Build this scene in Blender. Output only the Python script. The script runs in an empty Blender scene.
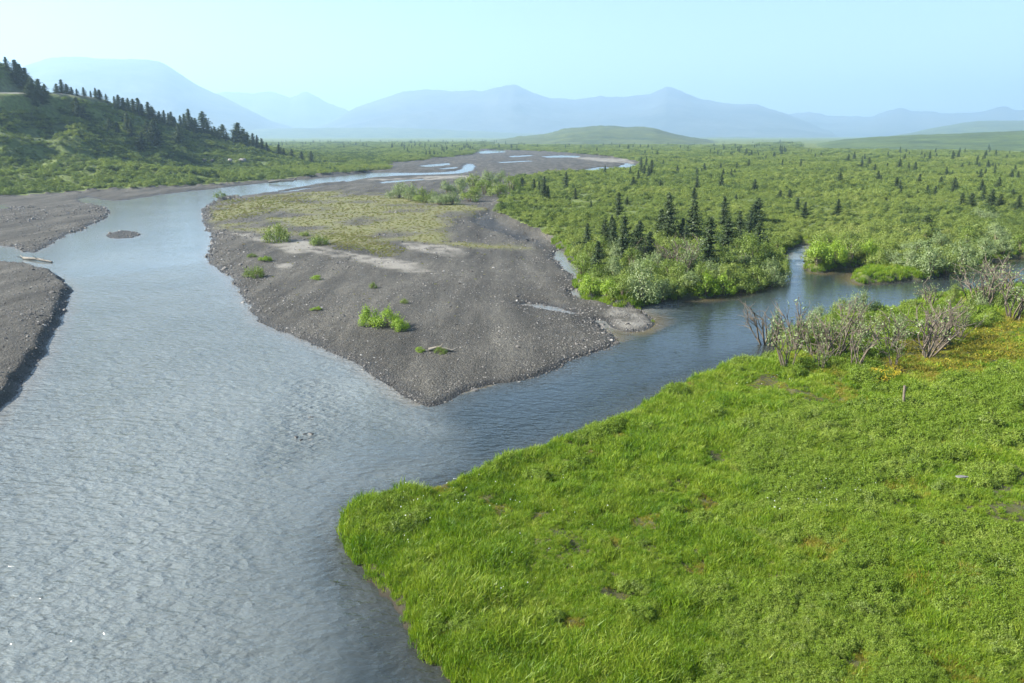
import bpy, math, random
import numpy as np
from mathutils import Vector

# ------------------------------------------------------------------ camera, sky, sun, exposure
sc = bpy.context.scene
COL = sc.collection
W, H, F, CZ, VH = 1024, 683, 1024 * 28 / 36, 14.0, 135.0
PITCH = math.atan((H / 2 - VH) / F)
cam = bpy.data.cameras.new('camera'); cam.lens = 28; cam.sensor_width = 36
cam.clip_start = 0.1; cam.clip_end = 60000
camo = bpy.data.objects.new('camera', cam); COL.objects.link(camo)
camo.location = (0, 0, CZ); camo.rotation_euler = (math.pi / 2 - PITCH, 0, 0)
sc.camera = camo

SUN_EL, SUN_AZ = math.radians(35), math.radians(-95)      # azimuth measured from the view axis, left negative
world = bpy.data.worlds.new('World'); sc.world = world; world.use_nodes = True
wn = world.node_tree.nodes; wl = world.node_tree.links
bg = wn['Background']; sky = wn.new('ShaderNodeTexSky'); sky.sky_type = 'NISHITA'
sky.sun_disc = False; sky.sun_elevation = SUN_EL; sky.sun_rotation = SUN_AZ
sky.air_density = 1.0; sky.dust_density = 2.0; sky.ozone_density = 1.8; sky.altitude = 900
wl.new(sky.outputs[0], bg.inputs[0]); bg.inputs[1].default_value = 0.07

sun = bpy.data.lights.new('sun', 'SUN'); sun.energy = 5.0; sun.angle = math.radians(0.6); sun.color = (1, 0.95, 0.86)
suno = bpy.data.objects.new('sun', sun); COL.objects.link(suno)
sdir = Vector((math.sin(SUN_AZ) * math.cos(SUN_EL), math.cos(SUN_AZ) * math.cos(SUN_EL), math.sin(SUN_EL)))
suno.rotation_euler = sdir.to_track_quat('Z', 'Y').to_euler(); suno.location = (0, 0, 60)

vs = sc.view_settings; vs.view_transform = 'Standard'; vs.look = 'None'; vs.gamma = 1; vs.use_curve_mapping = False
vs.exposure = 1.76
cy = sc.cycles
cy.use_denoising = True
try: cy.denoiser = 'OPENIMAGEDENOISE'
except Exception: pass
cy.max_bounces = 5; cy.diffuse_bounces = 2; cy.glossy_bounces = 2; cy.transmission_bounces = 3
cy.transparent_max_bounces = 8; cy.volume_bounces = 2; cy.caustics_reflective = False; cy.caustics_refractive = False
cy.sample_clamp_indirect = 6; cy.use_adaptive_sampling = True; cy.adaptive_threshold = 0.012

# ------------------------------------------------------------------ helpers
rng = np.random.default_rng(7)
random.seed(7)
CP, SP = math.cos(PITCH), math.sin(PITCH)

def ray(u, v):
    x = (np.asarray(u, float) - W / 2) / F; y = (H / 2 - np.asarray(v, float)) / F
    return x, CP + y * SP, -SP + y * CP
def unproj(u, v, z=0.0):
    dx, dy, dz = ray(u, v); t = (z - CZ) / dz
    return dx * t, dy * t
def P(*pts):
    """picture points (u, v[, z]) -> ground points in metres"""
    out = []
    for p in pts:
        x, y = unproj(p[0], p[1], p[2] if len(p) > 2 else 0.0); out.append((float(x), float(y)))
    return out

_perm = np.random.default_rng(11).permutation(1024)
_val = np.random.default_rng(12).uniform(-1, 1, 1024)
def vnoise(x, y):
    xi = np.floor(x).astype(np.int64); yi = np.floor(y).astype(np.int64)
    fx = x - xi; fy = y - yi
    fx = fx * fx * fx * (fx * (fx * 6 - 15) + 10); fy = fy * fy * fy * (fy * (fy * 6 - 15) + 10)
    def hsh(a, b): return _val[_perm[(_perm[a & 1023] + b) & 1023]]
    a = hsh(xi, yi); b = hsh(xi + 1, yi); c = hsh(xi, yi + 1); d = hsh(xi + 1, yi + 1)
    return (a + (b - a) * fx) * (1 - fy) + (c + (d - c) * fx) * fy
def fbm(x, y, o=4, seed=0.0):
    s = 0; a = 0.55
    for k in range(o):
        s = s + a * vnoise(x + seed * 17.3 + k * 31.7, y - seed * 9.1 + k * 11.3); x, y, a = x * 2.03, y * 2.03, a * 0.5
    return s
def smooth(t): t = np.clip(t, 0, 1); return t * t * (3 - 2 * t)

def catmull(p, n=4, closed=True):
    p = np.array(p, float); out = []; m = len(p)
    for i in range(m if closed else m - 1):
        if closed: a, b, c, d = p[i - 1], p[i], p[(i + 1) % m], p[(i + 2) % m]
        else: a, b, c, d = p[max(i - 1, 0)], p[i], p[i + 1], p[min(i + 2, m - 1)]
        la = max(np.linalg.norm(c - b), 1e-6)
        m1 = (c - a) / 2; m2 = (d - b) / 2
        for q in (m1, m2):
            l = np.linalg.norm(q)
            if l > la: q *= la / l
        for k in range(n):
            t = k / n; t2 = t * t; t3 = t2 * t
            out.append((2*t3-3*t2+1)*b + (t3-2*t2+t)*m1 + (-2*t3+3*t2)*c + (t3-t2)*m2)
    if not closed: out.append(p[-1])
    return np.array(out)
def poly_sd(x, y, poly):
    """signed distance in metres, positive inside"""
    poly = np.asarray(poly, np.float32); n = len(poly)
    res = np.empty(x.shape, np.float32); fx = x.ravel().astype(np.float32); fy = y.ravel().astype(np.float32); r = res.ravel()
    CH = 60000
    for s in range(0, fx.size, CH):
        px, py = fx[s:s+CH], fy[s:s+CH]; d2 = np.full(px.shape, 1e12, np.float32); ins = np.zeros(px.shape, bool)
        for i in range(n):
            ax, ay = poly[i]; bx, by = poly[(i + 1) % n]
            ex, ey = bx - ax, by - ay; wx, wy = px - ax, py - ay
            t = np.clip((wx * ex + wy * ey) / max(ex * ex + ey * ey, 1e-9), 0, 1)
            dx, dy = wx - t * ex, wy - t * ey
            np.minimum(d2, dx * dx + dy * dy, out=d2)
            if ay != by:
                c = (ay > py) != (by > py)
                ins ^= c & (px < (ex * (py - ay) / ey + ax))
        d = np.sqrt(d2); r[s:s+CH] = np.where(ins, d, -d)
    return res

def set_props(o, label=None, cat=None, group=None, kind=None):
    if label: o['label'] = label
    if cat: o['category'] = cat
    if group: o['group'] = group
    if kind: o['kind'] = kind
    return o
def new_mesh(name, verts, faces, smooth_shade=False, attrs=None):
    """faces: list of int arrays (M,3) or (M,4)"""
    me = bpy.data.meshes.new(name)
    verts = np.asarray(verts, np.float32); me.vertices.add(len(verts)); me.vertices.foreach_set('co', verts.ravel())
    loops = np.concatenate([np.asarray(f, np.int32).ravel() for f in faces]) if faces else np.zeros(0, np.int32)
    tot = np.concatenate([np.full(len(f), np.asarray(f).shape[1], np.int32) for f in faces]) if faces else np.zeros(0, np.int32)
    if len(tot):
        me.loops.add(len(loops)); me.loops.foreach_set('vertex_index', loops)
        me.polygons.add(len(tot)); st = np.concatenate([[0], np.cumsum(tot)[:-1]]).astype(np.int32)
        me.polygons.foreach_set('loop_start', st)
        me.polygons.foreach_set('use_smooth', np.full(len(tot), smooth_shade))
    for k, a in (attrs or {}).items():
        at = me.attributes.new(k, 'FLOAT', 'POINT'); at.data.foreach_set('value', np.asarray(a, np.float32))
    me.update(); me.validate()
    return me
def add_obj(name, me, mat=None, parent=None, col=None):
    if mat is not None and not me.materials: me.materials.append(mat)
    o = bpy.data.objects.new(name, me); (col or COL).objects.link(o)
    if parent: o.parent = parent
    return o

# ------------------------------------------------------------------ materials
def nodes(name):
    m = bpy.data.materials.new(name); m.use_nodes = True
    nt = m.node_tree; nt.nodes.clear(); return m, nt, nt.nodes, nt.links
def ramp(nt, fac, stops):
    r = nt.nodes.new('ShaderNodeValToRGB'); e = r.color_ramp.elements
    while len(e) < len(stops): e.new(0.5)
    for i, (p, c) in enumerate(stops): e[i].position = p; e[i].color = (*c, 1)
    nt.links.new(fac, r.inputs[0]); return r.outputs[0]
def noise(nt, scale, detail=4, rough=0.55, vec=None, out=0):
    n = nt.nodes.new('ShaderNodeTexNoise'); n.inputs['Scale'].default_value = scale
    n.inputs['Detail'].default_value = detail; n.inputs['Roughness'].default_value = rough
    if vec is not None: nt.links.new(vec, n.inputs['Vector'])
    return n.outputs[out]
def mixc(nt, fac, a, b, mode='MIX'):
    m = nt.nodes.new('ShaderNodeMix'); m.data_type = 'RGBA'; m.blend_type = mode
    for s, val in ((m.inputs[0], fac), (m.inputs[6], a), (m.inputs[7], b)):
        if isinstance(val, (int, float)): s.default_value = val
        elif isinstance(val, tuple): s.default_value = (*val, 1)
        else: nt.links.new(val, s)
    return m.outputs[2]
def math_n(nt, op, a, b=0.0):
    m = nt.nodes.new('ShaderNodeMath'); m.operation = op
    for s, val in ((m.inputs[0], a), (m.inputs[1], b)):
        if isinstance(val, (int, float)): s.default_value = val
        else: nt.links.new(val, s)
    return m.outputs[0]
def attr(nt, name):
    a = nt.nodes.new('ShaderNodeAttribute'); a.attribute_name = name; return a.outputs['Fac']
def geo_pos(nt): return nt.nodes.new('ShaderNodeNewGeometry').outputs['Position']
def finish(nt, col, rough=0.9, height=None, dist=0.05, strength=1.0, spec=0.3):
    b = nt.nodes.new('ShaderNodeBsdfPrincipled'); o = nt.nodes.new('ShaderNodeOutputMaterial')
    if isinstance(col, tuple): b.inputs['Base Color'].default_value = (*col, 1)
    else: nt.links.new(col, b.inputs['Base Color'])
    if isinstance(rough, (int, float)): b.inputs['Roughness'].default_value = rough
    else: nt.links.new(rough, b.inputs['Roughness'])
    b.inputs['Specular IOR Level'].default_value = spec
    if height is not None:
        bp = nt.nodes.new('ShaderNodeBump'); bp.inputs['Distance'].default_value = dist; bp.inputs['Strength'].default_value = strength
        nt.links.new(height, bp.inputs['Height']); nt.links.new(bp.outputs[0], b.inputs['Normal'])
    nt.links.new(b.outputs[0], o.inputs[0]); return b

def leaf_mat(name, cols, trans=0.35, wscale=0.12, gloss=0.08, tcol=None, per=0.5):
    """leaf: diffuse + light shining through + a little sheen; colour varies plant by plant and over the ground"""
    m, nt, N, L = nodes(name)
    oi = N.new('ShaderNodeObjectInfo'); n = noise(nt, wscale, 3, 0.6, geo_pos(nt))
    n2 = math_n(nt, 'MULTIPLY_ADD', n, 2.2); n2.node.inputs[2].default_value = -0.6
    f = math_n(nt, 'ADD', math_n(nt, 'MULTIPLY', oi.outputs['Random'], per), math_n(nt, 'MULTIPLY', n2, 1 - per))
    k = len(cols); c = ramp(nt, f, [(i / max(k - 1, 1), cc) for i, cc in enumerate(cols)])
    d = N.new('ShaderNodeBsdfDiffuse'); t = N.new('ShaderNodeBsdfTranslucent'); g = N.new('ShaderNodeBsdfGlossy')
    g.inputs['Roughness'].default_value = 0.45; g.inputs['Color'].default_value = (0.9, 0.95, 0.9, 1)
    tc = mixc(nt, 1.0, c, tcol or (1.15, 1.25, 0.55), 'MULTIPLY')
    L.new(c, d.inputs[0]); L.new(tc, t.inputs[0])
    m1 = N.new('ShaderNodeMixShader'); m1.inputs[0].default_value = trans; L.new(d.outputs[0], m1.inputs[1]); L.new(t.outputs[0], m1.inputs[2])
    m2 = N.new('ShaderNodeMixShader'); m2.inputs[0].default_value = gloss; L.new(m1.outputs[0], m2.inputs[1]); L.new(g.outputs[0], m2.inputs[2])
    o = N.new('ShaderNodeOutputMaterial'); L.new(m2.outputs[0], o.inputs[0]); return m
def bark_mat(name, a, b, scale=6):
    m, nt, N, L = nodes(name)
    n = noise(nt, scale, 4, 0.6, geo_pos(nt)); finish(nt, ramp(nt, n, [(0.3, a), (0.7, b)]), 0.9, n, 0.01); return m

M = {}
M['grass'] = leaf_mat('grass_blade', [(0.06, 0.135, 0.008), (0.12, 0.205, 0.012), (0.20, 0.275, 0.022), (0.29, 0.32, 0.06)], 0.32, 0.3, 0.015, per=0.6)
M['sedge'] = leaf_mat('sedge_blade', [(0.17, 0.20, 0.02), (0.24, 0.215, 0.028), (0.27, 0.21, 0.04)], 0.35, 0.3, 0.015)
M['herb'] = leaf_mat('herb_leaf', [(0.095, 0.155, 0.014), (0.15, 0.22, 0.022), (0.23, 0.285, 0.055)], 0.28, 0.4, 0.012)
M['willow'] = leaf_mat('willow_leaf', [(0.11, 0.16, 0.022), (0.15, 0.205, 0.035), (0.21, 0.255, 0.055)], 0.24, 0.06, 0.02)
M['greywillow'] = leaf_mat('grey_willow_leaf', [(0.14, 0.19, 0.065), (0.18, 0.23, 0.09), (0.23, 0.28, 0.125)], 0.22, 0.1, 0.025)
M['brightwillow'] = leaf_mat('bright_willow_leaf', [(0.16, 0.25, 0.015), (0.23, 0.33, 0.03)], 0.28, 0.2, 0.02)
M['scrub'] = leaf_mat('scrub_leaf', [(0.08, 0.12, 0.034), (0.135, 0.182, 0.04), (0.19, 0.235, 0.05), (0.255, 0.275, 0.085)], 0.24, 0.03, 0.015, per=0.38)
M['alder'] = leaf_mat('alder_leaf', [(0.045, 0.072, 0.022), (0.07, 0.105, 0.028), (0.10, 0.135, 0.035)], 0.2, 0.05, 0.012)
M['spruce'] = leaf_mat('spruce_needles', [(0.034, 0.055, 0.02), (0.05, 0.075, 0.026), (0.07, 0.095, 0.035)], 0.15, 0.3, 0.02)
M['mat'] = leaf_mat('bar_plant_leaf', [(0.16, 0.18, 0.035), (0.21, 0.22, 0.06), (0.24, 0.22, 0.10), (0.27, 0.19, 0.14)], 0.3, 0.15, 0.015)
M['yellowflower'] = leaf_mat('yellow_petal', [(0.42, 0.32, 0.02), (0.5, 0.4, 0.04)], 0.3, 1, 0.02)
M['whiteflower'] = leaf_mat('white_petal', [(0.7, 0.72, 0.66), (0.8, 0.8, 0.76)], 0.3, 1, 0.02, tcol=(1, 1, 1))
M['bark'] = bark_mat('spruce_bark', (0.05, 0.04, 0.03), (0.12, 0.10, 0.08))
M['stem'] = bark_mat('willow_stem', (0.09, 0.07, 0.045), (0.2, 0.16, 0.11))
M['dead'] = bark_mat('dead_wood', (0.07, 0.055, 0.04), (0.17, 0.14, 0.105), 4)
M['drift'] = bark_mat('drift_wood', (0.12, 0.10, 0.08), (0.3, 0.27, 0.22), 5)

def gravel_mat():
    m, nt, N, L = nodes('river_gravel'); p = geo_pos(nt)
    v = N.new('ShaderNodeTexVoronoi'); v.inputs['Scale'].default_value = 9; L.new(p, v.inputs['Vector'])
    v2 = N.new('ShaderNodeTexVoronoi'); v2.inputs['Scale'].default_value = 3.2; L.new(p, v2.inputs['Vector'])
    mp = N.new('ShaderNodeMapping'); mp.inputs['Scale'].default_value = (1.0, 0.16, 1); mp.inputs['Rotation'].default_value = (0, 0, -0.5); L.new(p, mp.inputs['Vector']); big = noise(nt, 0.42, 6, 0.62, mp.outputs[0]); fine = noise(nt, 14, 4, 0.7, p); mid = noise(nt, 1.6, 5, 0.65, p)
    c = ramp(nt, big, [(0.34, (0.030, 0.0282, 0.0235)), (0.5, (0.056, 0.0525, 0.044)), (0.66, (0.09, 0.0845, 0.0705))])
    c = mixc(nt, 0.75, c, ramp(nt, v.outputs['Color'], [(0.0, (0.45, 0.45, 0.45)), (0.5, (0.95, 0.95, 0.95)), (1.0, (1.75, 1.7, 1.6))]), 'MULTIPLY')
    c = mixc(nt, 0.6, c, ramp(nt, mid, [(0.3, (0.68, 0.67, 0.66)), (0.7, (1.3, 1.3, 1.3))]), 'MULTIPLY')
    sandc = ramp(nt, fine, [(0.3, (0.15, 0.14, 0.12)), (0.7, (0.25, 0.235, 0.2))])
    c = mixc(nt, attr(nt, 'sand'), c, sandc)
    vegc = ramp(nt, noise(nt, 1.1, 5, 0.7, p), [(0.3, (0.09, 0.082, 0.055)), (0.45, (0.13, 0.135, 0.05)), (0.58, (0.15, 0.145, 0.06)), (0.7, (0.15, 0.12, 0.09))])
    c = mixc(nt, attr(nt, 'veg'), c, vegc)
    c = mixc(nt, attr(nt, 'wet'), c, mixc(nt, 1.0, c, (0.42, 0.4, 0.38), 'MULTIPLY'))
    r = math_n(nt, 'MULTIPLY_ADD', attr(nt, 'wet'), -0.45); r.node.inputs[2].default_value = 0.92
    h = math_n(nt, 'ADD', math_n(nt, 'MULTIPLY', v.outputs['Distance'], -1.0), math_n(nt, 'ADD', mid, math_n(nt, 'MULTIPLY', v2.outputs['Distance'], -0.7)))
    finish(nt, c, r, h, 0.06, 1.0); return m
M['gravel'] = gravel_mat()
def meadow_mat():
    m, nt, N, L = nodes('meadow_soil'); p = geo_pos(nt)
    a = noise(nt, 1.3, 5, 0.65, p)
    c = ramp(nt, a, [(0.3, (0.03, 0.028, 0.012)), (0.55, (0.06, 0.062, 0.02)), (0.75, (0.11, 0.085, 0.04))])
    c = mixc(nt, attr(nt, 'wet'), c, (0.03, 0.025, 0.018))
    finish(nt, c, 0.95, a, 0.08); return m
M['meadow'] = meadow_mat()
def ground_mat():
    m, nt, N, L = nodes('tundra_ground'); p = geo_pos(nt)
    a = noise(nt, 0.05, 6, 0.65, p); b = noise(nt, 0.6, 5, 0.7, p)
    c = ramp(nt, a, [(0.3, (0.055, 0.075, 0.022)), (0.5, (0.095, 0.125, 0.028)), (0.7, (0.14, 0.165, 0.042))])
    c = mixc(nt, 0.8, c, ramp(nt, b, [(0.32, (0.5, 0.5, 0.5)), (0.68, (1.4, 1.4, 1.3))]), 'MULTIPLY')
    c = mixc(nt, attr(nt, 'wet'), c, (0.04, 0.034, 0.024))
    c = mixc(nt, attr(nt, 'sand'), c, ramp(nt, b, [(0.3, (0.13, 0.125, 0.08)), (0.7, (0.21, 0.19, 0.14))]))
    finish(nt, c, 0.95, b, 0.5); return m
M['ground'] = ground_mat()
def tundra_hill_mat(name, lo, hi, scale, dist):
    m, nt, N, L = nodes(name); p = geo_pos(nt)
    a = noise(nt, scale, 8, 0.62, p); b = noise(nt, scale * 7, 6, 0.7, p)
    c = mixc(nt, 0.7, ramp(nt, a, [(0.35, lo), (0.65, hi)]), ramp(nt, b, [(0.35, (0.45, 0.5, 0.45)), (0.65, (1.4, 1.4, 1.4))]), 'MULTIPLY')
    finish(nt, c, 0.95, a, dist); return m
M['hill'] = tundra_hill_mat('hill_tundra', (0.03, 0.05, 0.02), (0.09, 0.11, 0.035), 0.014, 8)
M['mountain'] = tundra_hill_mat('mountain_rock', (0.025, 0.035, 0.04), (0.085, 0.09, 0.085), 0.002, 40)
M['nearhill'] = tundra_hill_mat('near_hill_tundra', (0.03, 0.052, 0.016), (0.075, 0.108, 0.028), 0.02, 6)
def rock_mat():
    m, nt, N, L = nodes('river_rock'); p = geo_pos(nt); oi = N.new('ShaderNodeObjectInfo')
    n = noise(nt, 8, 4, 0.6, p)
    c = ramp(nt, oi.outputs['Random'], [(0, (0.06, 0.056, 0.052)), (0.45, (0.11, 0.102, 0.092)), (0.85, (0.16, 0.148, 0.132)), (1, (0.3, 0.285, 0.26))])
    finish(nt, mixc(nt, 0.5, c, ramp(nt, n, [(0.3, (0.6, 0.6, 0.6)), (0.7, (1.3, 1.3, 1.3))]), 'MULTIPLY'), 0.85, n, 0.02); return m
M['rock'] = rock_mat()
def wetrock_mat():
    m, nt, N, L = nodes('wet_rock'); n = noise(nt, 7, 4, 0.6, geo_pos(nt))
    finish(nt, ramp(nt, n, [(0.3, (0.03, 0.028, 0.025)), (0.7, (0.08, 0.072, 0.062))]), 0.4, n, 0.03); return m
M['wetrock'] = wetrock_mat()
def road_mat():
    m, nt, N, L = nodes('road_gravel'); n = noise(nt, 1.5, 5, 0.7, geo_pos(nt))
    finish(nt, ramp(nt, n, [(0.3, (0.3, 0.28, 0.24)), (0.7, (0.42, 0.39, 0.34))]), 0.95, n, 0.03); return m
M['road'] = road_mat()
def water_mat():
    m, nt, N, L = nodes('river_water'); p = geo_pos(nt)
    silt = attr(nt, 'silt'); sh = attr(nt, 'shallow'); calm = attr(nt, 'calm'); rif = attr(nt, 'riffle')
    mp = N.new('ShaderNodeMapping'); mp.inputs['Scale'].default_value = (0.75, 1.25, 1); mp.inputs['Rotation'].default_value = (0, 0, 0.35); L.new(p, mp.inputs['Vector'])
    w0 = noise(nt, 0.95, 3, 0.5, mp.outputs[0]); w1 = math_n(nt, 'SUBTRACT', 1.0, math_n(nt, 'MULTIPLY', math_n(nt, 'ABSOLUTE', math_n(nt, 'SUBTRACT', w0, 0.5)), 3.0)); w2 = noise(nt, 3.4, 3, 0.55, mp.outputs[0]); w3 = noise(nt, 0.28, 3, 0.5, mp.outputs[0])
    turb = noise(nt, 0.09, 4, 0.6, p)
    c = mixc(nt, silt, (0.022, 0.03, 0.032), ramp(nt, turb, [(0.3, (0.112, 0.128, 0.126)), (0.7, (0.152, 0.168, 0.164))]))
    c = mixc(nt, sh, c, mixc(nt, silt, (0.10, 0.075, 0.035), (0.155, 0.15, 0.135)))
    h = math_n(nt, 'ADD', math_n(nt, 'MULTIPLY', w1, 0.55), math_n(nt, 'ADD', math_n(nt, 'MULTIPLY', w2, 0.5), math_n(nt, 'MULTIPLY', w3, 0.5)))
    amp = math_n(nt, 'ADD', math_n(nt, 'SUBTRACT', 1.0, math_n(nt, 'MULTIPLY', calm, 0.85)), math_n(nt, 'MULTIPLY', rif, 0.6))
    b = finish(nt, c, 0.11, math_n(nt, 'MULTIPLY', h, amp), 0.22, 1.0, 0.5)
    b.inputs['IOR'].default_value = 1.333
    return m
M['water'] = water_mat()

# ------------------------------------------------------------------ shape of the land
NEAR_BANK = P((1300, 274, .6), (1030, 281, .8), (972, 291, .8), (928, 295, .8), (908, 303, .8), (875, 305, .9), (830, 313, .9), (790, 331, .9),
              (767, 348, .9), (737, 355, .9), (713, 363, .9), (680, 373, .9), (650, 391, .9), (620, 407, .9), (560, 427, .9), (500, 449, .9), (467, 461, .9),
              (432, 473, .9), (381, 483, .8), (350, 499, .6), (342, 516, .3), (343, 542, .1), (364, 576), (382, 594), (398, 614), (410, 632), (419, 652), (457, 683), (500, 740))
RIVER = P((-330, 262), (-60, 247), (0, 246), (33, 252.5), (46, 247), (56, 239), (90, 226), (107, 216), (108, 211), (100, 206), (82, 202), (79, 198.5), (90, 196.8),
          (104, 200), (118, 200.5), (133, 199), (173, 193), (212, 189), (252, 184.3), (300, 180), (340, 176.3), (366, 173),
          (395, 172.7), (430, 172.6), (458, 170.5), (463, 166.5), (468, 163.6), (474, 164.6), (473, 170), (460, 173.4), (420, 175.2), (385, 176.6),
          (366, 178.5), (335, 184.3), (300, 190.3), (275, 193.5), (239, 197), (214, 202), (204, 209), (203, 217), (206, 226), (212, 238), (209, 250), (208, 260),
          (229, 276.5), (238, 289), (246, 303), (257, 320), (282, 331), (312, 343), (340, 356), (360, 366), (393, 389), (414, 402), (428, 407), (437, 406), (456, 399), (476, 388),
          (509, 383), (535, 377), (559, 369), (572, 360), (592, 353), (610, 346.5), (615, 340), (611, 333), (602, 326), (595, 320.5), (604, 320.5), (613, 327), (622, 331), (642, 331),
          (654, 324.5), (650, 318), (640, 309), (652, 305), (680, 300), (705, 298.5), (730, 294), (764, 285.5), (778, 281), (785, 270), (782, 257), (788, 252), (797, 247),
          (806, 244), (811, 247), (807, 256), (805, 263), (808, 270), (818, 273), (838, 269), (876, 264.5), (889, 266), (884, 269), (866, 271), (853, 277), (852, 281.5), (862, 284.5), (900, 282), (925, 279.5), (936, 277),
          (990, 263), (1030, 257), (1300, 246)) + NEAR_BANK + [(3, 5), (1, -60), (-90, -60), (-110, 0)] + P((-330, 330))
BAR_LEFT_NEAR = P((-160, 258), (-60, 262), (0, 264), (33, 268), (56, 275), (66, 283), (70, 290), (69, 303), (61, 321), (47, 343), (37, 368), (17, 393), (0, 409), (-40, 445), (-140, 470), (-260, 400))
ISLAND = P((105, 235.5), (112, 232), (122, 230.5), (134, 231), (141, 234), (136, 237), (122, 238.5), (111, 239))
SPITS = [P((215, 198), (224, 195.6), (231, 195.8), (231, 197.5), (220, 199.4)), P((237, 197.6), (250, 195), (272, 192), (320, 183.5), (345, 181), (345, 183), (300, 189), (270, 194), (247, 197.5))]
POOLS = [P((554, 252), (560, 249.5), (567, 257), (573, 265), (578, 272), (579, 280), (573, 281), (570, 274), (562, 266), (556, 261)),
         P((568, 291), (576, 288.5), (581, 294), (582, 298.5), (573, 297)),
         P((524, 304), (545, 305), (560, 308.5), (577, 313), (574, 314.5), (556, 312), (536, 308)),
         P((-40, 206), (4, 204.5), (12, 207), (4, 210), (-40, 212)),
         P((418, 166), (430, 164.5), (448, 163), (452, 164.6), (428, 167.4)), P((585, 169.5), (600, 167), (614, 167.5), (628, 163), (638, 166), (628, 171.5), (600, 172.8)),
         P((477, 152), (490, 150.2), (504, 150.4), (506, 152.2), (482, 154)), P((541, 156.5), (560, 155.4), (581, 156), (578, 158), (548, 158)),
         P((322, 165), (350, 164), (352, 166), (326, 166.8)), P((498, 162), (530, 160.5), (534, 161.5), (500, 163.5)), P((378, 182), (400, 180), (424, 179), (426, 180.2), (402, 182), (382, 183.6)), P((508, 156.2), (530, 155), (534, 156), (512, 157.4)), P((438, 168.6), (456, 167), (458, 168.2), (442, 169.8))]
GRAVEL_BAR = P((366, 173), (300, 186), (204, 205), (200, 220), (203, 265), (240, 310), (330, 360), (430, 415), (520, 390), (620, 350), (660, 326), (654, 311), (636, 308.5), (619, 309), (600, 303), (588, 299),
               (583, 295), (580, 286), (581, 272), (571, 259), (561, 248), (549, 243), (533, 235), (516, 229), (503, 220), (496, 212), (500, 206), (512, 196),
               (511, 183), (545, 177), (600, 174.6), (640, 169), (640, 163), (610, 158), (575, 154), (500, 150.5), (480, 149.5), (470, 156), (420, 161.5), (372, 165.5))
GRAVEL_LEFT = P((-330, 212), (0, 199.5), (43, 196.5), (133, 191.5), (212, 186.3), (272, 181.5), (345, 174.3), (376, 172), (330, 182), (212, 192), (130, 201), (112, 206), (114, 214), (60, 242), (36, 256), (0, 250), (-330, 270))
SAND = [P(*[(200 + a / 3.938, 180 + b / 3.938) for a, b in q]) for q in (
    [(115, 218), (200, 224), (275, 248), (400, 254), (520, 284), (640, 308), (760, 324), (860, 350), (905, 378), (830, 386), (700, 362), (560, 326), (440, 302), (350, 306), (300, 276), (200, 250)],
    [(770, 262), (900, 268), (1010, 283), (1060, 300), (1010, 322), (900, 306), (800, 288)], [(290, 345), (370, 345), (360, 362), (285, 360)])] + [
    P((614, 309), (640, 311), (657, 322), (648, 331), (622, 331), (604, 316)), P((366, 181), (420, 178), (470, 177), (470, 180), (400, 182)), P((560, 157), (625, 160), (636, 164), (600, 163))]
VEG = P(*[(200 + a / 3.938, 180 + b / 3.938) for a, b in [(8, 120), (60, 90), (300, 62), (560, 46), (740, 62), (1000, 95), (1180, 130), (1200, 180), (1060, 160), (1000, 180), (1020, 260), (1240, 255), (1340, 250), (1360, 290), (1000, 285),
        (780, 262), (800, 318), (730, 322), (640, 297), (520, 275), (425, 250), (270, 232), (120, 215), (40, 200), (8, 160)]])
DRYCHAN = P((463, 224), (470, 217), (490, 211), (497, 213), (510, 226), (540, 240), (556, 249), (548, 256), (520, 246), (490, 235))
RIVER = catmull(RIVER, 4)
BAR_LEFT_NEAR = catmull(BAR_LEFT_NEAR, 4)
MEADOW = np.array(NEAR_BANK + [(3, 5), (1, -60), (220, -60), (220, 84)])
SEAM = P((430, 404), (452, 432), (440, 462), (405, 480), (360, 500), (335, 530), (335, 600), (330, 700))   # silty river meets the clear side stream

# polar grid centred below the camera: fine inside the view, coarse all round it
r = [2.0, 5.0, 8.0, 10.5, 12.5, 14.0]
while r[-1] < 11200:
    d = r[-1]; step = max(d * d / (CZ * F) * 1.3, 0.05)
    if d < 560: step = min(step, 2.3)
    elif d < 1500: step = min(step, 9)
    else: step = d * 0.05
    r.append(d + step)
R_ = np.array(r)
TH = np.concatenate([np.linspace(-math.pi, math.radians(-43), 60)[:-1], np.linspace(math.radians(-43), math.radians(43), 660), np.linspace(math.radians(43), math.pi, 60)[1:]])
NR, NT = len(R_), len(TH)
RR, TT = np.meshgrid(R_, TH, indexing='ij')
X = RR * np.sin(TT); Y = RR * np.cos(TT)
def u_of(x, y): return W / 2 + F * np.divide(x, np.maximum(y, 1e-3)) / CP     # picture column of a far point
UU = np.where(Y > 1, np.clip(u_of(X, Y), -3000, 4000), np.where(X < 0, -3000, 4000))

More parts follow.
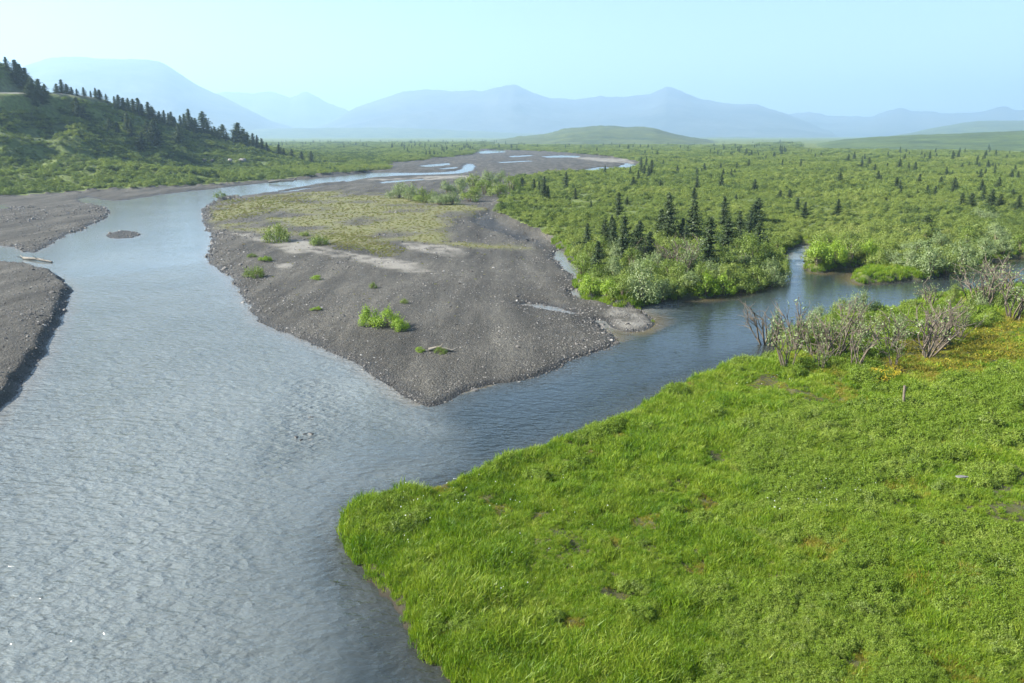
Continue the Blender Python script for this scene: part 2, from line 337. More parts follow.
near = R_ < 1300; k = int(near.sum())
def sd_grid(poly):
    out = np.full(X.shape, -1e3, np.float32); out[:k] = poly_sd(X[:k], Y[:k], poly); return out
jag = fbm(X / 2.2, Y / 2.2, 4) * np.clip(RR * 0.006, 0.18, 1.6)
s_riv = sd_grid(RIVER)
s_bar = sd_grid(BAR_LEFT_NEAR); s_isl = sd_grid(ISLAND)
s_spit = np.maximum.reduce([sd_grid(q) for q in SPITS])
s_pool = np.maximum.reduce([sd_grid(q) for q in POOLS])
s_mead = sd_grid(MEADOW); s_grav = sd_grid(GRAVEL_BAR) + jag * 1.2; s_gl = sd_grid(GRAVEL_LEFT) + jag
land = np.maximum.reduce([-s_riv, s_bar, s_isl, s_spit])                 # metres inland from the water's edge
land = np.minimum(land, -s_pool)
land = land + (jag * np.where(s_mead > -2, 0.3, 1.0) + np.where(s_mead > -2, .22 * fbm(X / .7, Y / .7, 3, 4), 0)) * np.where(RR < 1250, 1, 0)
is_bar2 = (s_bar > -2.5); is_isl = (s_isl > -2.5) & ~is_bar2; is_spit = s_spit > -1.5
is_grav = (s_grav > 0) | is_spit
is_gl = (s_gl > 0) & ~is_spit
is_mead = s_mead > -0.8
# heights
n1 = fbm(X / 5, Y / 5, 5, 1); n2 = fbm(X / 28, Y / 28, 4, 2); n3 = fbm(X / 1.1, Y / 1.1, 3, 3)
lp = np.maximum(land, 0)
h_grav = 0.10 * smooth(lp / 0.5) + 0.55 * (1 - np.exp(-lp / 7)) + (0.10 * n1 + 0.16 * n2 + 0.035 * n3) * smooth(lp / 2.5)
h_bar2 = 0.55 * smooth(lp / 0.7) + 0.25 * (1 - np.exp(-lp / 6)) + (0.12 * n1 + 0.04 * n3) * smooth(lp / 2)
h_isl = 0.22 * smooth(lp / 1.6) + 0.10 * n3 * smooth(lp)
h_mead = 0.5 * smooth(lp / 0.6) + 0.25 * (1 - np.exp(-lp / 8)) + (0.22 * n1 + 0.22 * n2 + 0.22 * n3) * smooth(lp / 2)
h_val = 0.75 * smooth(lp / 0.7) + 0.35 * (1 - np.exp(-lp / 15)) + (0.25 * n1 + 0.8 * n2 * np.clip(RR / 250, 0.3, 1)) * smooth(lp / 6)
Z = np.where(is_mead, h_mead, np.where(is_bar2, h_bar2, np.where(is_isl, h_isl, np.where(is_grav | is_gl, h_grav, h_val))))
dry = smooth((sd_grid(np.array(DRYCHAN)) + jag) / 2.0)
Z = Z - 0.5 * dry * (Z > 0.55)
Z = np.where(land < 0, np.maximum(-0.9, land * 0.22), Z)
# hill on the left: slope up from the river margin to a ridge traced against the sky
HB = np.array([(float(u), math.hypot(*unproj(u, v))) for u, v in ((-700, 214), (-330, 212), (0, 199), (43, 196), (133, 191), (212, 186), (272, 181), (345, 174), (380, 171))])
HS = np.array([(-700, -20), (-200, 20), (-60, 44), (0, 63), (13, 69), (30, 83), (45, 93), (80, 96.5), (100, 101), (133, 113), (180, 128), (232, 143), (275, 153), (319, 162), (345, 165), (380, 168)], float)
HR = np.array([(-700, 330), (0, 345), (80, 345), (133, 365), (180, 385), (232, 410), (275, 425), (319, 425), (380, 430)], float)
def ray_z_at(u, v, rr):
    dx, dy, dz = ray(u, v); return CZ + dz * rr / np.hypot(dx, dy)
uc = np.clip(UU, -700, 380)
r_b = np.interp(uc, HB[:, 0], HB[:, 1]); r_r = np.interp(uc, HR[:, 0], HR[:, 1]) + 6 * fbm(UU / 40, UU * 0, 2)
z_r = np.maximum(ray_z_at(uc, np.interp(uc, HS[:, 0], HS[:, 1]), r_r), 0.6)
wf = smooth((385 - UU) / 40)
t = (RR - r_b) / np.maximum(r_r - r_b, 5)
prof = np.interp(t, [-0.1, 0, 0.12, 0.42, 0.62, 0.78, 0.86, 1.0, 1.25, 2.2, 4], [0, 0.0, 0.035, 0.15, 0.42, 0.62, 0.66, 1.0, 0.98, 0.5, 0])
gul = fbm(X / 32, Y / 32, 4, 5); gul2 = fbm(X / 9, Y / 9, 3, 6)
hill = prof * z_r * wf + (gul * 5.0 + gul2 * 1.6) * smooth(t / 0.35) * smooth((1.0 - t) / 0.12 + 0.1) * wf * np.clip(z_r / 15, 0, 1)
hillm = (t > 0.0) & (t < 4) & (UU < 385) & (Y > 20) & (land > 0.5)
Z = np.where(hillm, Z * 0.6 + np.maximum(hill, 0), Z)
# the road cut into the hill
road_u = np.linspace(-420, 92, 60)
road_r = np.interp(road_u, [-420, 0, 20, 45, 80, 92], [296, 318, 326, 341, 350, 362])
rdx, rdy, _ = ray(road_u, np.full(60, 120.0)); rl = np.hypot(rdx, rdy)
road_x, road_y = rdx / rl * road_r, rdy / rl * road_r
road_z = ray_z_at(road_u, np.interp(road_u, [-420, 0, 50, 80, 92], [93, 93.2, 93.2, 96.2, 99]), road_r)
reg = hillm & (RR > 240) & (RR < 440) & (UU < 140)
ii = np.where(reg); dd = np.full(len(ii[0]), 1e6); zz = np.zeros(len(ii[0]))
for a in range(59):
    ax, ay, bx, by = road_x[a], road_y[a], road_x[a+1], road_y[a+1]; ex, ey = bx-ax, by-ay
    tt = np.clip(((X[ii]-ax)*ex + (Y[ii]-ay)*ey) / (ex*ex+ey*ey), 0, 1); d = np.hypot(X[ii]-ax-tt*ex, Y[ii]-ay-tt*ey)
    m_ = d < dd; dd[m_] = d[m_]; zz[m_] = (road_z[a] + tt*(road_z[a+1]-road_z[a]))[m_]
bl = 1 - smooth((dd - 4.0) / 7.0); Z[ii] = Z[ii] * (1 - bl) + (zz - 0.15) * bl
roadnear = np.zeros_like(Z); roadnear[ii] = 1 - smooth((dd - 6) / 4)
cutbank = np.zeros_like(Z); cutbank[ii] = np.exp(-((dd - 4) / 3.5) ** 2) * smooth((fbm(X[ii] / 14, Y[ii] / 14, 3, 9) + .35) / .4)
# colour masks carried by the ground
sand = np.zeros_like(Z)
for q in SAND: sand = np.maximum(sand, smooth((sd_grid(np.array(q)) + jag * 1.5) / 1.2 + 0.3))
sand = sand * np.clip(0.75 + 0.7 * n1 + 1.1 * n3, 0, 1)
veg = smooth((sd_grid(np.array(VEG)) + jag * 2) / 3) * smooth((fbm(X / 7, Y / 7, 5, 8) + 0.6) / 0.9) * (1 - sand) * (1 - dry)
wet = np.clip(1 - land / np.where(is_mead | ~(is_grav | is_gl | is_bar2), 0.8, 1.1), 0, 1) * (RR < 1250)
wet = np.where(is_bar2, np.clip(1 - land / 0.6, 0, 1), wet)
wet = np.where(is_grav & (land > 0), np.maximum(wet, dry * .75), wet); wet = np.where(is_isl, np.maximum(wet, .6), wet)
gsand = np.where(hillm, np.clip(cutbank * 0.8 + 0, 0, 1), 0)

def at_polar(A, x, y):
    rr = np.hypot(x, y); th = np.arctan2(x, y)
    fi = np.interp(rr, R_, np.arange(NR)); fj = np.interp(th, TH, np.arange(NT))
    i = np.clip(fi.astype(int), 0, NR - 2); j = np.clip(fj.astype(int), 0, NT - 2); a = fi - i; b = fj - j
    return (A[i, j]*(1-a)*(1-b) + A[i+1, j]*a*(1-b) + A[i, j+1]*(1-a)*b + A[i+1, j+1]*a*b)
def ground_z(x, y): return at_polar(Z, np.asarray(x, float), np.asarray(y, float))
def hit(u, v, rmax=1250):
    """where the sight line of a picture point meets the land"""
    dx, dy, dz = ray(u, v); l = math.hypot(dx, dy)
    rr = np.concatenate([np.arange(14, 150, 0.2), np.arange(150, rmax, 0.8)])
    x, y, z = dx / l * rr, dy / l * rr, CZ + dz / l * rr
    g = np.maximum(ground_z(x, y), 0); b = np.where(z <= g)[0]
    if len(b) == 0: return None
    return float(x[b[0]]), float(y[b[0]]), float(g[b[0]])

# ground objects: one sheet, its gravel bars and its meadow cut out as patches with the same edge
cls = np.where(land < -0.6, 0, np.where(is_mead, 1, np.where(is_bar2, 2, np.where(is_isl, 3, np.where(is_grav, 4, np.where(is_gl & ~(hillm & (t > 0.03)), 5, 0))))))
cls[RR > 1250] = 0
idx = np.arange(NR * NT).reshape(NR, NT)
quads = np.stack([idx[:-1, :-1], idx[:-1, 1:], idx[1:, 1:], idx[1:, :-1]], -1).reshape(-1, 4)
seam = np.stack([idx[:-1, -1], idx[:-1, 0], idx[1:, 0], idx[1:, -1]], -1)
quads = np.concatenate([quads, seam])[:, ::-1]
VALL = np.stack([X, Y, Z], -1).reshape(-1, 3)
fc = cls.ravel()[quads]; fcl = np.where((fc == fc[:, :1]).all(1), fc[:, 0], np.max(fc, 1))
def patch(name, mask, mat, verts=VALL, attrs=()):
    q = quads[mask]; u_, inv = np.unique(q, return_inverse=True)
    me = new_mesh(name, verts[u_], [inv.reshape(-1, 4)], True, {n_: a_.ravel()[u_] for n_, a_ in attrs})
    return add_obj(name, me, mat)
ga = (('sand', sand), ('veg', veg), ('wet', wet))
for c_, nm, mt, lb, at_ in ((0, 'ground', 'ground', 'green tundra valley floor reaching back to the mountains', (('sand', gsand), ('wet', wet))),
                       (1, 'meadow', 'meadow', 'grassy river bank filling the lower right of the picture', (('wet', wet),)),
                       (2, 'gravel_bar', 'gravel', 'bare grey gravel bar with a cut edge at the left side of the river', ga),
                       (3, 'gravel_island', 'gravel', 'tiny dark gravel island alone in the river', ga),
                       (4, 'gravel_bar', 'gravel', 'large grey gravel bar between the river and the side stream', ga),
                       (5, 'gravel_bar', 'gravel', 'grey gravel margin below the wooded hill', ga)):
    o = patch(nm, fcl == c_, M[mt], attrs=at_); set_props(o, lb, None, None, 'structure')

# ------------------------------------------------------------------ water
seam_p = np.array(SEAM)
clear_poly = np.array(SEAM + [(60, 10), (200, 90), (90, 140), (20, 75)])
s_clear = sd_grid(clear_poly)
silt = 1 - smooth(s_clear / 3.0 + 0.5 + 0.5 * n1)
shallow = np.clip(1 + land / np.where(silt > 0.5, 1.2, 2.0), 0, 1) * np.where(s_mead > -9, 0.15, 0.9)
rp = P((318, 385), (332, 400), (322, 440), (296, 455), (290, 440), (306, 410))
riffle = smooth(1 + (poly_sd(X[:k], Y[:k], np.array(rp))) / 2.5); riffle = np.concatenate([riffle, np.zeros((NR - k, NT))])
s_calm = sd_grid(np.array(P((428, 407), (455, 425), (440, 440), (370, 430), (335, 450), (305, 480), (275, 540), (262, 620), (280, 740), (520, 740), (364, 576), (344, 520), (385, 486), (470, 464), (700, 376), (800, 330), (760, 290), (640, 335))))
calm = np.maximum(smooth(s_calm / 5 + 0.5 + 0.35 * n2) * 0.8, smooth(s_clear / 4 + .5) * .55) + 0.25 * smooth(n2 * 2) + 1.0 * smooth((RR - 38) / 75)
silt = silt * (1 - .62 * smooth(s_calm / 9 + .75 + .4 * n2))
WV = np.stack([X, Y, np.zeros_like(X)], -1).reshape(-1, 3)
wm = ((land < 1.2) & (RR < 1280)).ravel()[quads].any(1)
o = patch('river', wm, M['water'], WV, (('silt', silt), ('shallow', shallow), ('calm', np.clip(calm, 0, 1)), ('riffle', riffle)))
set_props(o, 'grey silty braided river joined by a clear side stream', None, None, 'structure')

# ------------------------------------------------------------------ road on the hill
rv = []; rf = []
cl = np.stack([road_x, road_y], -1); tg = np.gradient(cl, axis=0); tg /= np.linalg.norm(tg, axis=1)[:, None]; nr_ = np.stack([-tg[:, 1], tg[:, 0]], -1)
for i in range(60):
    for s_, dz in ((-3.6, -0.1), (-3.0, 0.06), (0, 0.12), (3.0, 0.06), (3.6, -0.1)):
        x_, y_ = cl[i] + nr_[i] * s_; rv.append((x_, y_, road_z[i] + dz))
    if i:
        for q in range(4): rf.append(((i-1)*5+q, (i-1)*5+q+1, i*5+q+1, i*5+q))
o = add_obj('road', new_mesh('road', rv, [np.array(rf)], True), M['road']); set_props(o, 'pale gravel road crossing the wooded hill', None, None, 'structure')

# ------------------------------------------------------------------ hills and mountains
def ridge(name, pts, dist, front, back, mat, label, rough=0.25, nx=260, ny=46, seed=0, sx=None):
    pts = np.array(pts, float); u = np.linspace(pts[0, 0], pts[-1, 0], nx); v = np.interp(u, pts[:, 0], pts[:, 1])
    ker = np.ones(5) / 5; v = np.convolve(np.pad(v, 2, mode='edge'), ker, 'valid'); vn = v + rough * (5.0 * fbm(u / 26, u * 0 + seed * 7.7, 4, seed) + 2.6 * fbm(u / 6, u * 0 + 3.3, 3, seed))
    dx, dy, dz = ray(u, v); l = np.hypot(dx, dy); zc = np.maximum(CZ + dz / l * dist, 0); ax_, ay_, az_ = ray(u, vn); zn = CZ + az_ / np.hypot(ax_, ay_) * dist - (CZ + dz / l * dist)
    sx = sx or front * 0.5
    tv = np.linspace(-1, 1, ny); U, T = np.meshgrid(np.arange(nx), tv, indexing='ij')
    rad = np.where(T < 0, dist + T * front, dist + T * back)
    xx = (dx / l)[U] * rad; yy = (dy / l)[U] * rad
    rid = 1 - np.abs(fbm(xx / sx, yy / sx, 5, seed)) * 2; det = fbm(xx / sx * 3, yy / sx * 3, 5, seed + 3)
    edge = smooth(np.minimum(U, nx - 1 - U) / (nx * 0.03))
    pr = np.cos(np.clip(np.abs(T), 0, 1) * math.pi / 2) ** 1.3
    zz_ = zc[U] * pr * (1 - rough * (1 - rid) * 1.4 * (1 - pr) * 2 * pr ** .4) + zc[U] * rough * 0.3 * det * pr * (1 - pr * .8)
    zz_ = (zz_ + zn[U] * pr ** 9) * edge - 1.0 * (1 - pr) - 0.3
    id_ = np.arange(nx * ny).reshape(nx, ny)
    f = np.stack([id_[:-1, :-1], id_[1:, :-1], id_[1:, 1:], id_[:-1, 1:]], -1).reshape(-1, 4)
    o = add_obj(name, new_mesh(name, np.stack([xx, yy, zz_], -1).reshape(-1, 3), [f], True), mat)
    set_props(o, label, None, None, 'structure'); return o
ridge('mountain', [(-420, 120), (-200, 105), (-60, 96), (0, 77), (28, 66), (50, 59), (70, 57.5), (110, 60), (150, 61.5), (163, 64), (180, 75), (200, 88), (220, 96), (245, 108), (270, 121), (300, 129), (340, 135)], 6500, 2400, 2000, M['mountain'], 'flat topped hazy mountain at the left behind the wooded hill', 0.22, seed=1)
ridge('mountain', [(120, 118), (200, 97), (225, 92), (250, 95), (270, 92), (290, 98), (306, 91), (330, 104), (350, 113), (380, 121), (430, 130)], 9400, 2600, 1200, M['mountain'], 'very faint far peaks in the gap right of the flat topped mountain', 0.3, seed=2)
ridge('mountain', [(290, 134), (328, 123), (353, 109), (377, 100.4), (405, 92), (427, 91), (455, 92), (483, 91.5), (497, 87), (514, 84.5), (529, 91), (550, 98), (574, 99.4), (599, 97), (627, 98.5), (652, 94), (667, 88), (681, 92), (699, 100), (724, 103), (756, 106), (781, 111.5), (802, 119), (820, 127), (845, 134)], 7400, 2800, 2000, M['mountain'], 'long blue mountain range in the middle of the horizon', 0.3, 420, seed=3)
ridge('mountain', [(760, 118), (799, 113), (813, 112), (831, 116), (859, 116), (870, 118), (880, 113), (902, 107), (916, 111.5), (930, 110), (944, 113), (969, 113), (987, 110), (1003, 106), (1019, 111), (1060, 104), (1120, 112), (1200, 108), (1400, 118)], 8600, 2600, 1500, M['mountain'], 'jagged blue mountain range at the right of the horizon', 0.32, 320, seed=4)
ridge('hill', [(180, 134), (260, 129), (340, 127.5), (420, 128), (480, 131), (560, 135)], 4800, 1000, 700, M['hill'], 'low blue foothill band below the middle mountains', 0.2, seed=5)
ridge('hill', [(660, 139), (700, 137), (740, 136.5), (780, 139), (830, 142)], 4300, 900, 600, M['hill'], 'low hazy rise between the rounded hill and the right hill', 0.2, seed=6)
ridge('hill', [(840, 141), (866, 139.5), (891, 136), (930, 129), (962, 123), (980, 121), (1019, 120.5), (1100, 121), (1250, 128)], 4300, 1300, 800, M['hill'], 'smooth bluish hill at the far right below the jagged range', 0.15, seed=7)
ridge('hill', [(480, 143), (504, 139), (518, 136.5), (546, 134), (567, 128.5), (592, 125.5), (602, 124.5), (624, 126), (655, 128), (688, 136), (717, 141), (760, 146)], 1750, 780, 600, M['hill'], 'rounded isolated green hill at the middle of the valley', 0.3, seed=8)
ridge('hill', [(770, 152), (795, 149), (815, 144), (838, 140), (866, 137.2), (909, 134.6), (962, 133), (1019, 130.4), (1100, 129), (1300, 128)], 1250, 540, 400, M['nearhill'], 'long low green hill at the right edge of the valley', 0.12, seed=9)

# ------------------------------------------------------------------ haze
bx = 12000; top = 760
hv = [(x_, y_ , z_) for z_ in (-2.2, top) for x_, y_ in ((-bx, -12000), (bx, -12000), (bx, 13000), (-bx, 13000))]
hf = np.array([(3, 2, 1, 0), (4, 5, 6, 7), (0, 1, 5, 4), (1, 2, 6, 5), (2, 3, 7, 6), (3, 0, 4, 7)])
mh, nt, N, L = nodes('haze_air'); pv = N.new('ShaderNodeVolumePrincipled'); oo = N.new('ShaderNodeOutputMaterial')
pv.inputs['Color'].default_value = (0.47, 0.67, 0.88, 1); pv.inputs['Density'].default_value = 2.2e-4; pv.inputs['Anisotropy'].default_value = 0.3
L.new(pv.outputs[0], oo.inputs['Volume'])
haze = add_obj('haze', new_mesh('haze', np.array(hv) * np.array([1.06, 1.0, 1.0]), [hf]), mh); set_props(haze, 'pale blue summer haze over the whole valley', None, None, 'stuff')

# ------------------------------------------------------------------ plant shapes
def unit(v): return v / np.maximum(np.linalg.norm(v, axis=-1, keepdims=True), 1e-9)
def leaves(c, l, w, up=0.3, g=rng, droop=None, out=None):
    """one diamond leaf per centre"""
    n = len(c); d = unit(g.normal(size=(n, 3)) + (0 if droop is None else droop)); nn = unit(g.normal(size=(n, 3)) * (1 if out is None else .55) + np.array([0, 0, up]) + (0 if out is None else out))
    s = unit(np.cross(d, nn)); d = unit(np.cross(nn, s)); l = np.broadcast_to(l, n)[:, None] * g.uniform(.7, 1.3, (n, 1)); w = np.broadcast_to(w, n)[:, None] * g.uniform(.7, 1.3, (n, 1))
    v = np.stack([c - d * l * .5, c + s * w * .5, c + d * l * .5, c - s * w * .5], 1).reshape(-1, 3)
    return v, np.arange(4 * n).reshape(n, 4)
def tubes(segs, sides=4):
    """segs: (p0, p1, r0, r1)"""
    vs_, fs = [], []
    for p0, p1, r0, r1 in segs:
        p0, p1 = np.array(p0, float), np.array(p1, float); d = unit(p1 - p0); a = unit(np.cross(d, [0.31, 0.52, 0.79])); b = np.cross(d, a); o = len(vs_)
        for p, rr in ((p0, r0), (p1, r1)):
            for q in range(sides):
                an = 2 * math.pi * q / sides; vs_.append(p + (a * math.cos(an) + b * math.sin(an)) * rr)
        for q in range(sides): fs.append((o + q, o + (q + 1) % sides, o + sides + (q + 1) % sides, o + sides + q))
        fs.append(tuple(o + sides + q for q in range(4)) if sides == 4 else tuple(o + sides + q for q in (0, 1, 2, 3)))
    return np.array(vs_), np.array(fs)
def blades(base, h, w, lean, g=rng, bend=0.35):
    n = len(base); an = g.uniform(0, 2 * math.pi, n); d = np.stack([np.cos(an), np.sin(an), np.zeros(n)], -1); fa = g.uniform(0, 2 * math.pi, n)
    s = np.stack([np.cos(fa), np.sin(fa), np.zeros(n)], -1) * (w * g.uniform(.6, 1.3, n))[:, None]
    h = h[:, None]; ln = lean[:, None]
    mid = base + d * ln * h * .28 + np.array([0, 0, 1]) * h * .58
    tip = base + d * ln * h * (0.8 + bend) + np.array([0, 0, 1]) * h * (1 - bend * ln * .8)
    v = np.stack([base - s, base + s, mid - s * .8, mid + s * .8, tip], 1).reshape(-1, 3); o = np.arange(n)[:, None] * 5
    return v, o + np.array([0, 1, 3, 2]), o + np.array([2, 3, 4])
def merge(parts):
    V, Fs, o = [], [], 0
    for v, *fs in parts:
        V.append(v)
        for f in fs: Fs.append(np.asarray(f) + o)
        o += len(v)
    return np.concatenate(V), Fs
def source(meshes, prefix):
    c = bpy.data.collections.new(prefix)
    for i, (me, mt) in enumerate(meshes):
        me.materials.append(mt); o = bpy.data.objects.new(f'{prefix}_{chr(97 + i)}', me); c.objects.link(o)
    return c
def scatter(name, col, xyz, yaw, scl, idx_, label, cat=None, tilt=0.0):
    n = len(xyz); me = bpy.data.meshes.new(name); me.vertices.add(n); me.vertices.foreach_set('co', np.asarray(xyz, np.float32).ravel())
    rot = np.stack([rng.normal(0, tilt, n) if tilt else np.zeros(n), rng.normal(0, tilt, n) if tilt else np.zeros(n), yaw], -1).astype(np.float32)
    a = me.attributes.new('rot', 'FLOAT_VECTOR', 'POINT'); a.data.foreach_set('vector', rot.ravel())
    scl = np.asarray(scl, np.float32); scl = np.repeat(scl[:, None], 3, 1) if scl.ndim == 1 else scl
    a = me.attributes.new('scl', 'FLOAT_VECTOR', 'POINT'); a.data.foreach_set('vector', np.ascontiguousarray(scl).ravel())
    a = me.attributes.new('idx', 'INT', 'POINT'); a.data.foreach_set('value', np.asarray(idx_, np.int32))
    o = add_obj(name, me); g = bpy.data.node_groups.new(name, 'GeometryNodeTree')
    g.interface.new_socket('Geometry', in_out='INPUT', socket_type='NodeSocketGeometry'); g.interface.new_socket('Geometry', in_out='OUTPUT', socket_type='NodeSocketGeometry')
    gi = g.nodes.new('NodeGroupInput'); go = g.nodes.new('NodeGroupOutput'); ip = g.nodes.new('GeometryNodeInstanceOnPoints'); ci = g.nodes.new('GeometryNodeCollectionInfo')
    ci.inputs['Collection'].default_value = col; ci.inputs['Separate Children'].default_value = True; ci.inputs['Reset Children'].default_value = True
    ip.inputs['Pick Instance'].default_value = True
    def na(nm, ty):
        q = g.nodes.new('GeometryNodeInputNamedAttribute'); q.data_type = ty; q.inputs['Name'].default_value = nm; return q.outputs['Attribute']
    g.links.new(gi.outputs[0], ip.inputs['Points']); g.links.new(ci.outputs[0], ip.inputs['Instance'])
    g.links.new(na('idx', 'INT'), ip.inputs['Instance Index']); e2r = g.nodes.new('FunctionNodeEulerToRotation')
    g.links.new(na('rot', 'FLOAT_VECTOR'), e2r.inputs[0]); g.links.new(e2r.outputs[0], ip.inputs['Rotation']); g.links.new(na('scl', 'FLOAT_VECTOR'), ip.inputs['Scale'])
    g.links.new(ip.outputs[0], go.inputs[0]); md = o.modifiers.new('scatter', 'NODES'); md.node_group = g
    set_props(o, label, cat, None, 'stuff'); return o

# ---- spruce: unit height 1, narrow and ragged
def spruce_meshes(seed, fat=0.16, ragged=0.35):
    g = np.random.default_rng(seed); segs = []; n = 6; pts = [np.array([g.normal(0, .006), g.normal(0, .006), z]) for z in np.linspace(-.03, 1, n)]; pts[0][:2] = 0
    for i in range(n - 1): segs.append((pts[i], pts[i + 1], .017 * (1 - i / n) + .002, .017 * (1 - (i + 1) / n) + .002))
    tv, tf = tubes(segs, 6); cs, ds, ls = [], [], []
    z = .05
    side = g.uniform(0, 6.28)
    while z < .985:
        rad = fat * (1 - z) ** .75 * (1 if z > .15 else .6 + z * 2.6) + .012
        for b in range(int(g.integers(4, 7))):
            a = g.uniform(0, 2 * math.pi); rr = rad * g.uniform(1 - ragged, 1 + ragged) * (1 + .18 * math.cos(a - side))
            if g.random() < .2: continue
            out = np.array([math.cos(a), math.sin(a), 0]); dr = -.35 * (1 - z) - .1
            m = max(3, int(rr / .016))
            for q in range(m):
                f = (q + .7) / m; c = np.array([0, 0, z]) + out * rr * f + np.array([0, 0, rr * (dr * f + .28 * f * f)])
                for _ in range(4):
                    cs.append(c + g.normal(0, .009, 3)); ds.append(out * g.uniform(.5, 1.2) + g.normal(0, .55, 3) + np.array([0, 0, -.35])); ls.append(.042 * (1 - .4 * f) * g.uniform(.7, 1.3))
        z += .021 * (1.15 - .5 * z)
    for q in range(10): cs.append(np.array([0, 0, .965 + q * .004])); ds.append(np.array([g.normal(0, .5), g.normal(0, .5), 1])); ls.append(.02)
    cs, ds, ls = np.array(cs), np.array(ds), np.array(ls)
    ou = cs * np.array([1, 1, 0]); cv, cf = leaves(cs, ls, ls * .5, .5, g, ds * 2.2, unit(ou) * .7)
    return new_mesh('trunk', tv, [tf]), new_mesh('crown', cv, [cf])
# ---- willow shrub: unit radius 1, height ~1.3
def shrub_meshes(seed, nclump=16, per=85, leaf=(.13, .06), hgt=1.25, sprig=0.0, stems=9, spread=1.0):
    g = np.random.default_rng(seed); cen = []
    for i in range(nclump):
        a = g.uniform(0, 2 * math.pi); q = math.sqrt(g.uniform(0, 1)); z = hgt * (1 - .75 * q ** 2) * g.uniform(.45, 1.0)
        cen.append((q * .82 * spread * math.cos(a), q * .82 * spread * math.sin(a), max(z, .12)))
    cen = np.array(cen); segs = []
    for c in cen[np.argsort(-cen[:, 2])][:stems]:
        b = np.array([c[0] * .18, c[1] * .18, -.12]); m = np.array([c[0] * .5, c[1] * .5, c[2] * .6]); segs += [(b, m, .03, .02), (m, c, .02, .008)]
    P_ = []; O_ = []
    for c in cen:
        k_ = int(per * g.uniform(.6, 1.4)); d = unit(g.normal(size=(k_, 3))) * (g.uniform(0, 1, (k_, 1)) ** .45) * np.array([.36, .36, .27]) * g.uniform(.75, 1.3); P_.append(c + d); O_.append(unit(d) * .75 + unit(c * np.array([1, 1, .6])) * .45)
    if sprig:
        for c in cen:
            for _ in range(int(sprig)):
                a = g.uniform(0, 6.28); d = unit(np.array([math.cos(a) * .5, math.sin(a) * .5, g.uniform(.4, 1.2)])); L_ = g.uniform(.3, .6)
                P_.append(c + d * np.linspace(0, L_, 9)[:, None] + g.normal(0, .02, (9, 3))); O_.append(g.normal(0, .6, (9, 3)))
    C_ = np.concatenate(P_); C_[:, 2] = np.maximum(C_[:, 2], .02)
    v, f = leaves(C_, leaf[0], leaf[1], .3, g, None, np.concatenate(O_)); sv, sf = tubes(segs)
    return new_mesh('stem', sv, [sf]), new_mesh('foliage', v, [f])
# ---- bare willow: branching stems, unit height ~1
def bare_meshes(seed, stems=9, leafy=0.0):
    g = np.random.default_rng(seed); segs = []; tips = []
    def grow(p, d, L_, r_, lev):
        n = 3; q = p
        for i in range(n):
            d = unit(d + g.normal(0, .2, 3) + np.array([0, 0, .07])); e = q + d * L_ / n; segs.append((q, e, r_ * (1 - i / n * .5), r_ * (1 - (i + 1) / n * .5))); q = e
            if lev < 2 and (i > 0 or lev > 0):
                for _ in range(int(g.integers(1, 3)) if lev == 0 else int(g.integers(0, 2))): grow(q, unit(d + g.normal(0, .5, 3)), L_ * g.uniform(.35, .6), r_ * .55, lev + 1)
        tips.append(q)
    for i in range(stems):
        a = g.uniform(0, 6.28); s_ = g.uniform(.05, .55); b = np.array([math.cos(a) * .10 * g.random(), math.sin(a) * .10 * g.random(), -.05])
        grow(b, unit(np.array([math.cos(a) * s_, math.sin(a) * s_, 1.0])), g.uniform(.5, .98), .02, 0)
    v, f = tubes(segs); out = [new_mesh('branches', v, [f])]
    if leafy:
        tp = np.array(tips); tp = tp[g.random(len(tp)) < leafy]; c = np.repeat(tp, 7, 0) + g.normal(0, .045, (len(tp) * 7, 3)); lv, lf = leaves(c, .055, .028, .4, g); out.append(new_mesh('foliage', lv, [lf]))
    return out

def thing(name, loc, rz, scl, label, cat, group, parts):
    e = bpy.data.objects.new(name, None); COL.objects.link(e); e.empty_display_size = 0.2
    e.location = loc; e.rotation_euler = (0, 0, rz); e.scale = scl if isinstance(scl, tuple) else (scl,) * 3
    set_props(e, label, cat, group)
    for nm, me in parts:
        c = bpy.data.objects.new(nm, me); COL.objects.link(c); c.parent = e
    return e
TENS = ['', '', 'twenty', 'thirty', 'forty', 'fifty', 'sixty', 'seventy', 'eighty', 'ninety']
ONES = ['', 'first', 'second', 'third', 'fourth', 'fifth', 'sixth', 'seventh', 'eighth', 'ninth', 'tenth', 'eleventh', 'twelfth', 'thirteenth', 'fourteenth', 'fifteenth', 'sixteenth', 'seventeenth', 'eighteenth', 'nineteenth']
TENTH = {20: 'twentieth', 30: 'thirtieth', 40: 'fortieth', 50: 'fiftieth', 60: 'sixtieth', 70: 'seventieth', 80: 'eightieth'}
def nth(i): return ONES[i] if i < 20 else TENTH[i] if i % 10 == 0 else TENS[i // 10] + '-' + ONES[i % 10]
def order_words(i, n):
    return 'leftmost' if i == 0 else 'rightmost' if i == n - 1 else nth(i + 1) + (' from left' if i < (n + 1) // 2 else '') if i < (n + 1) // 2 else nth(n - i) + ' from right'

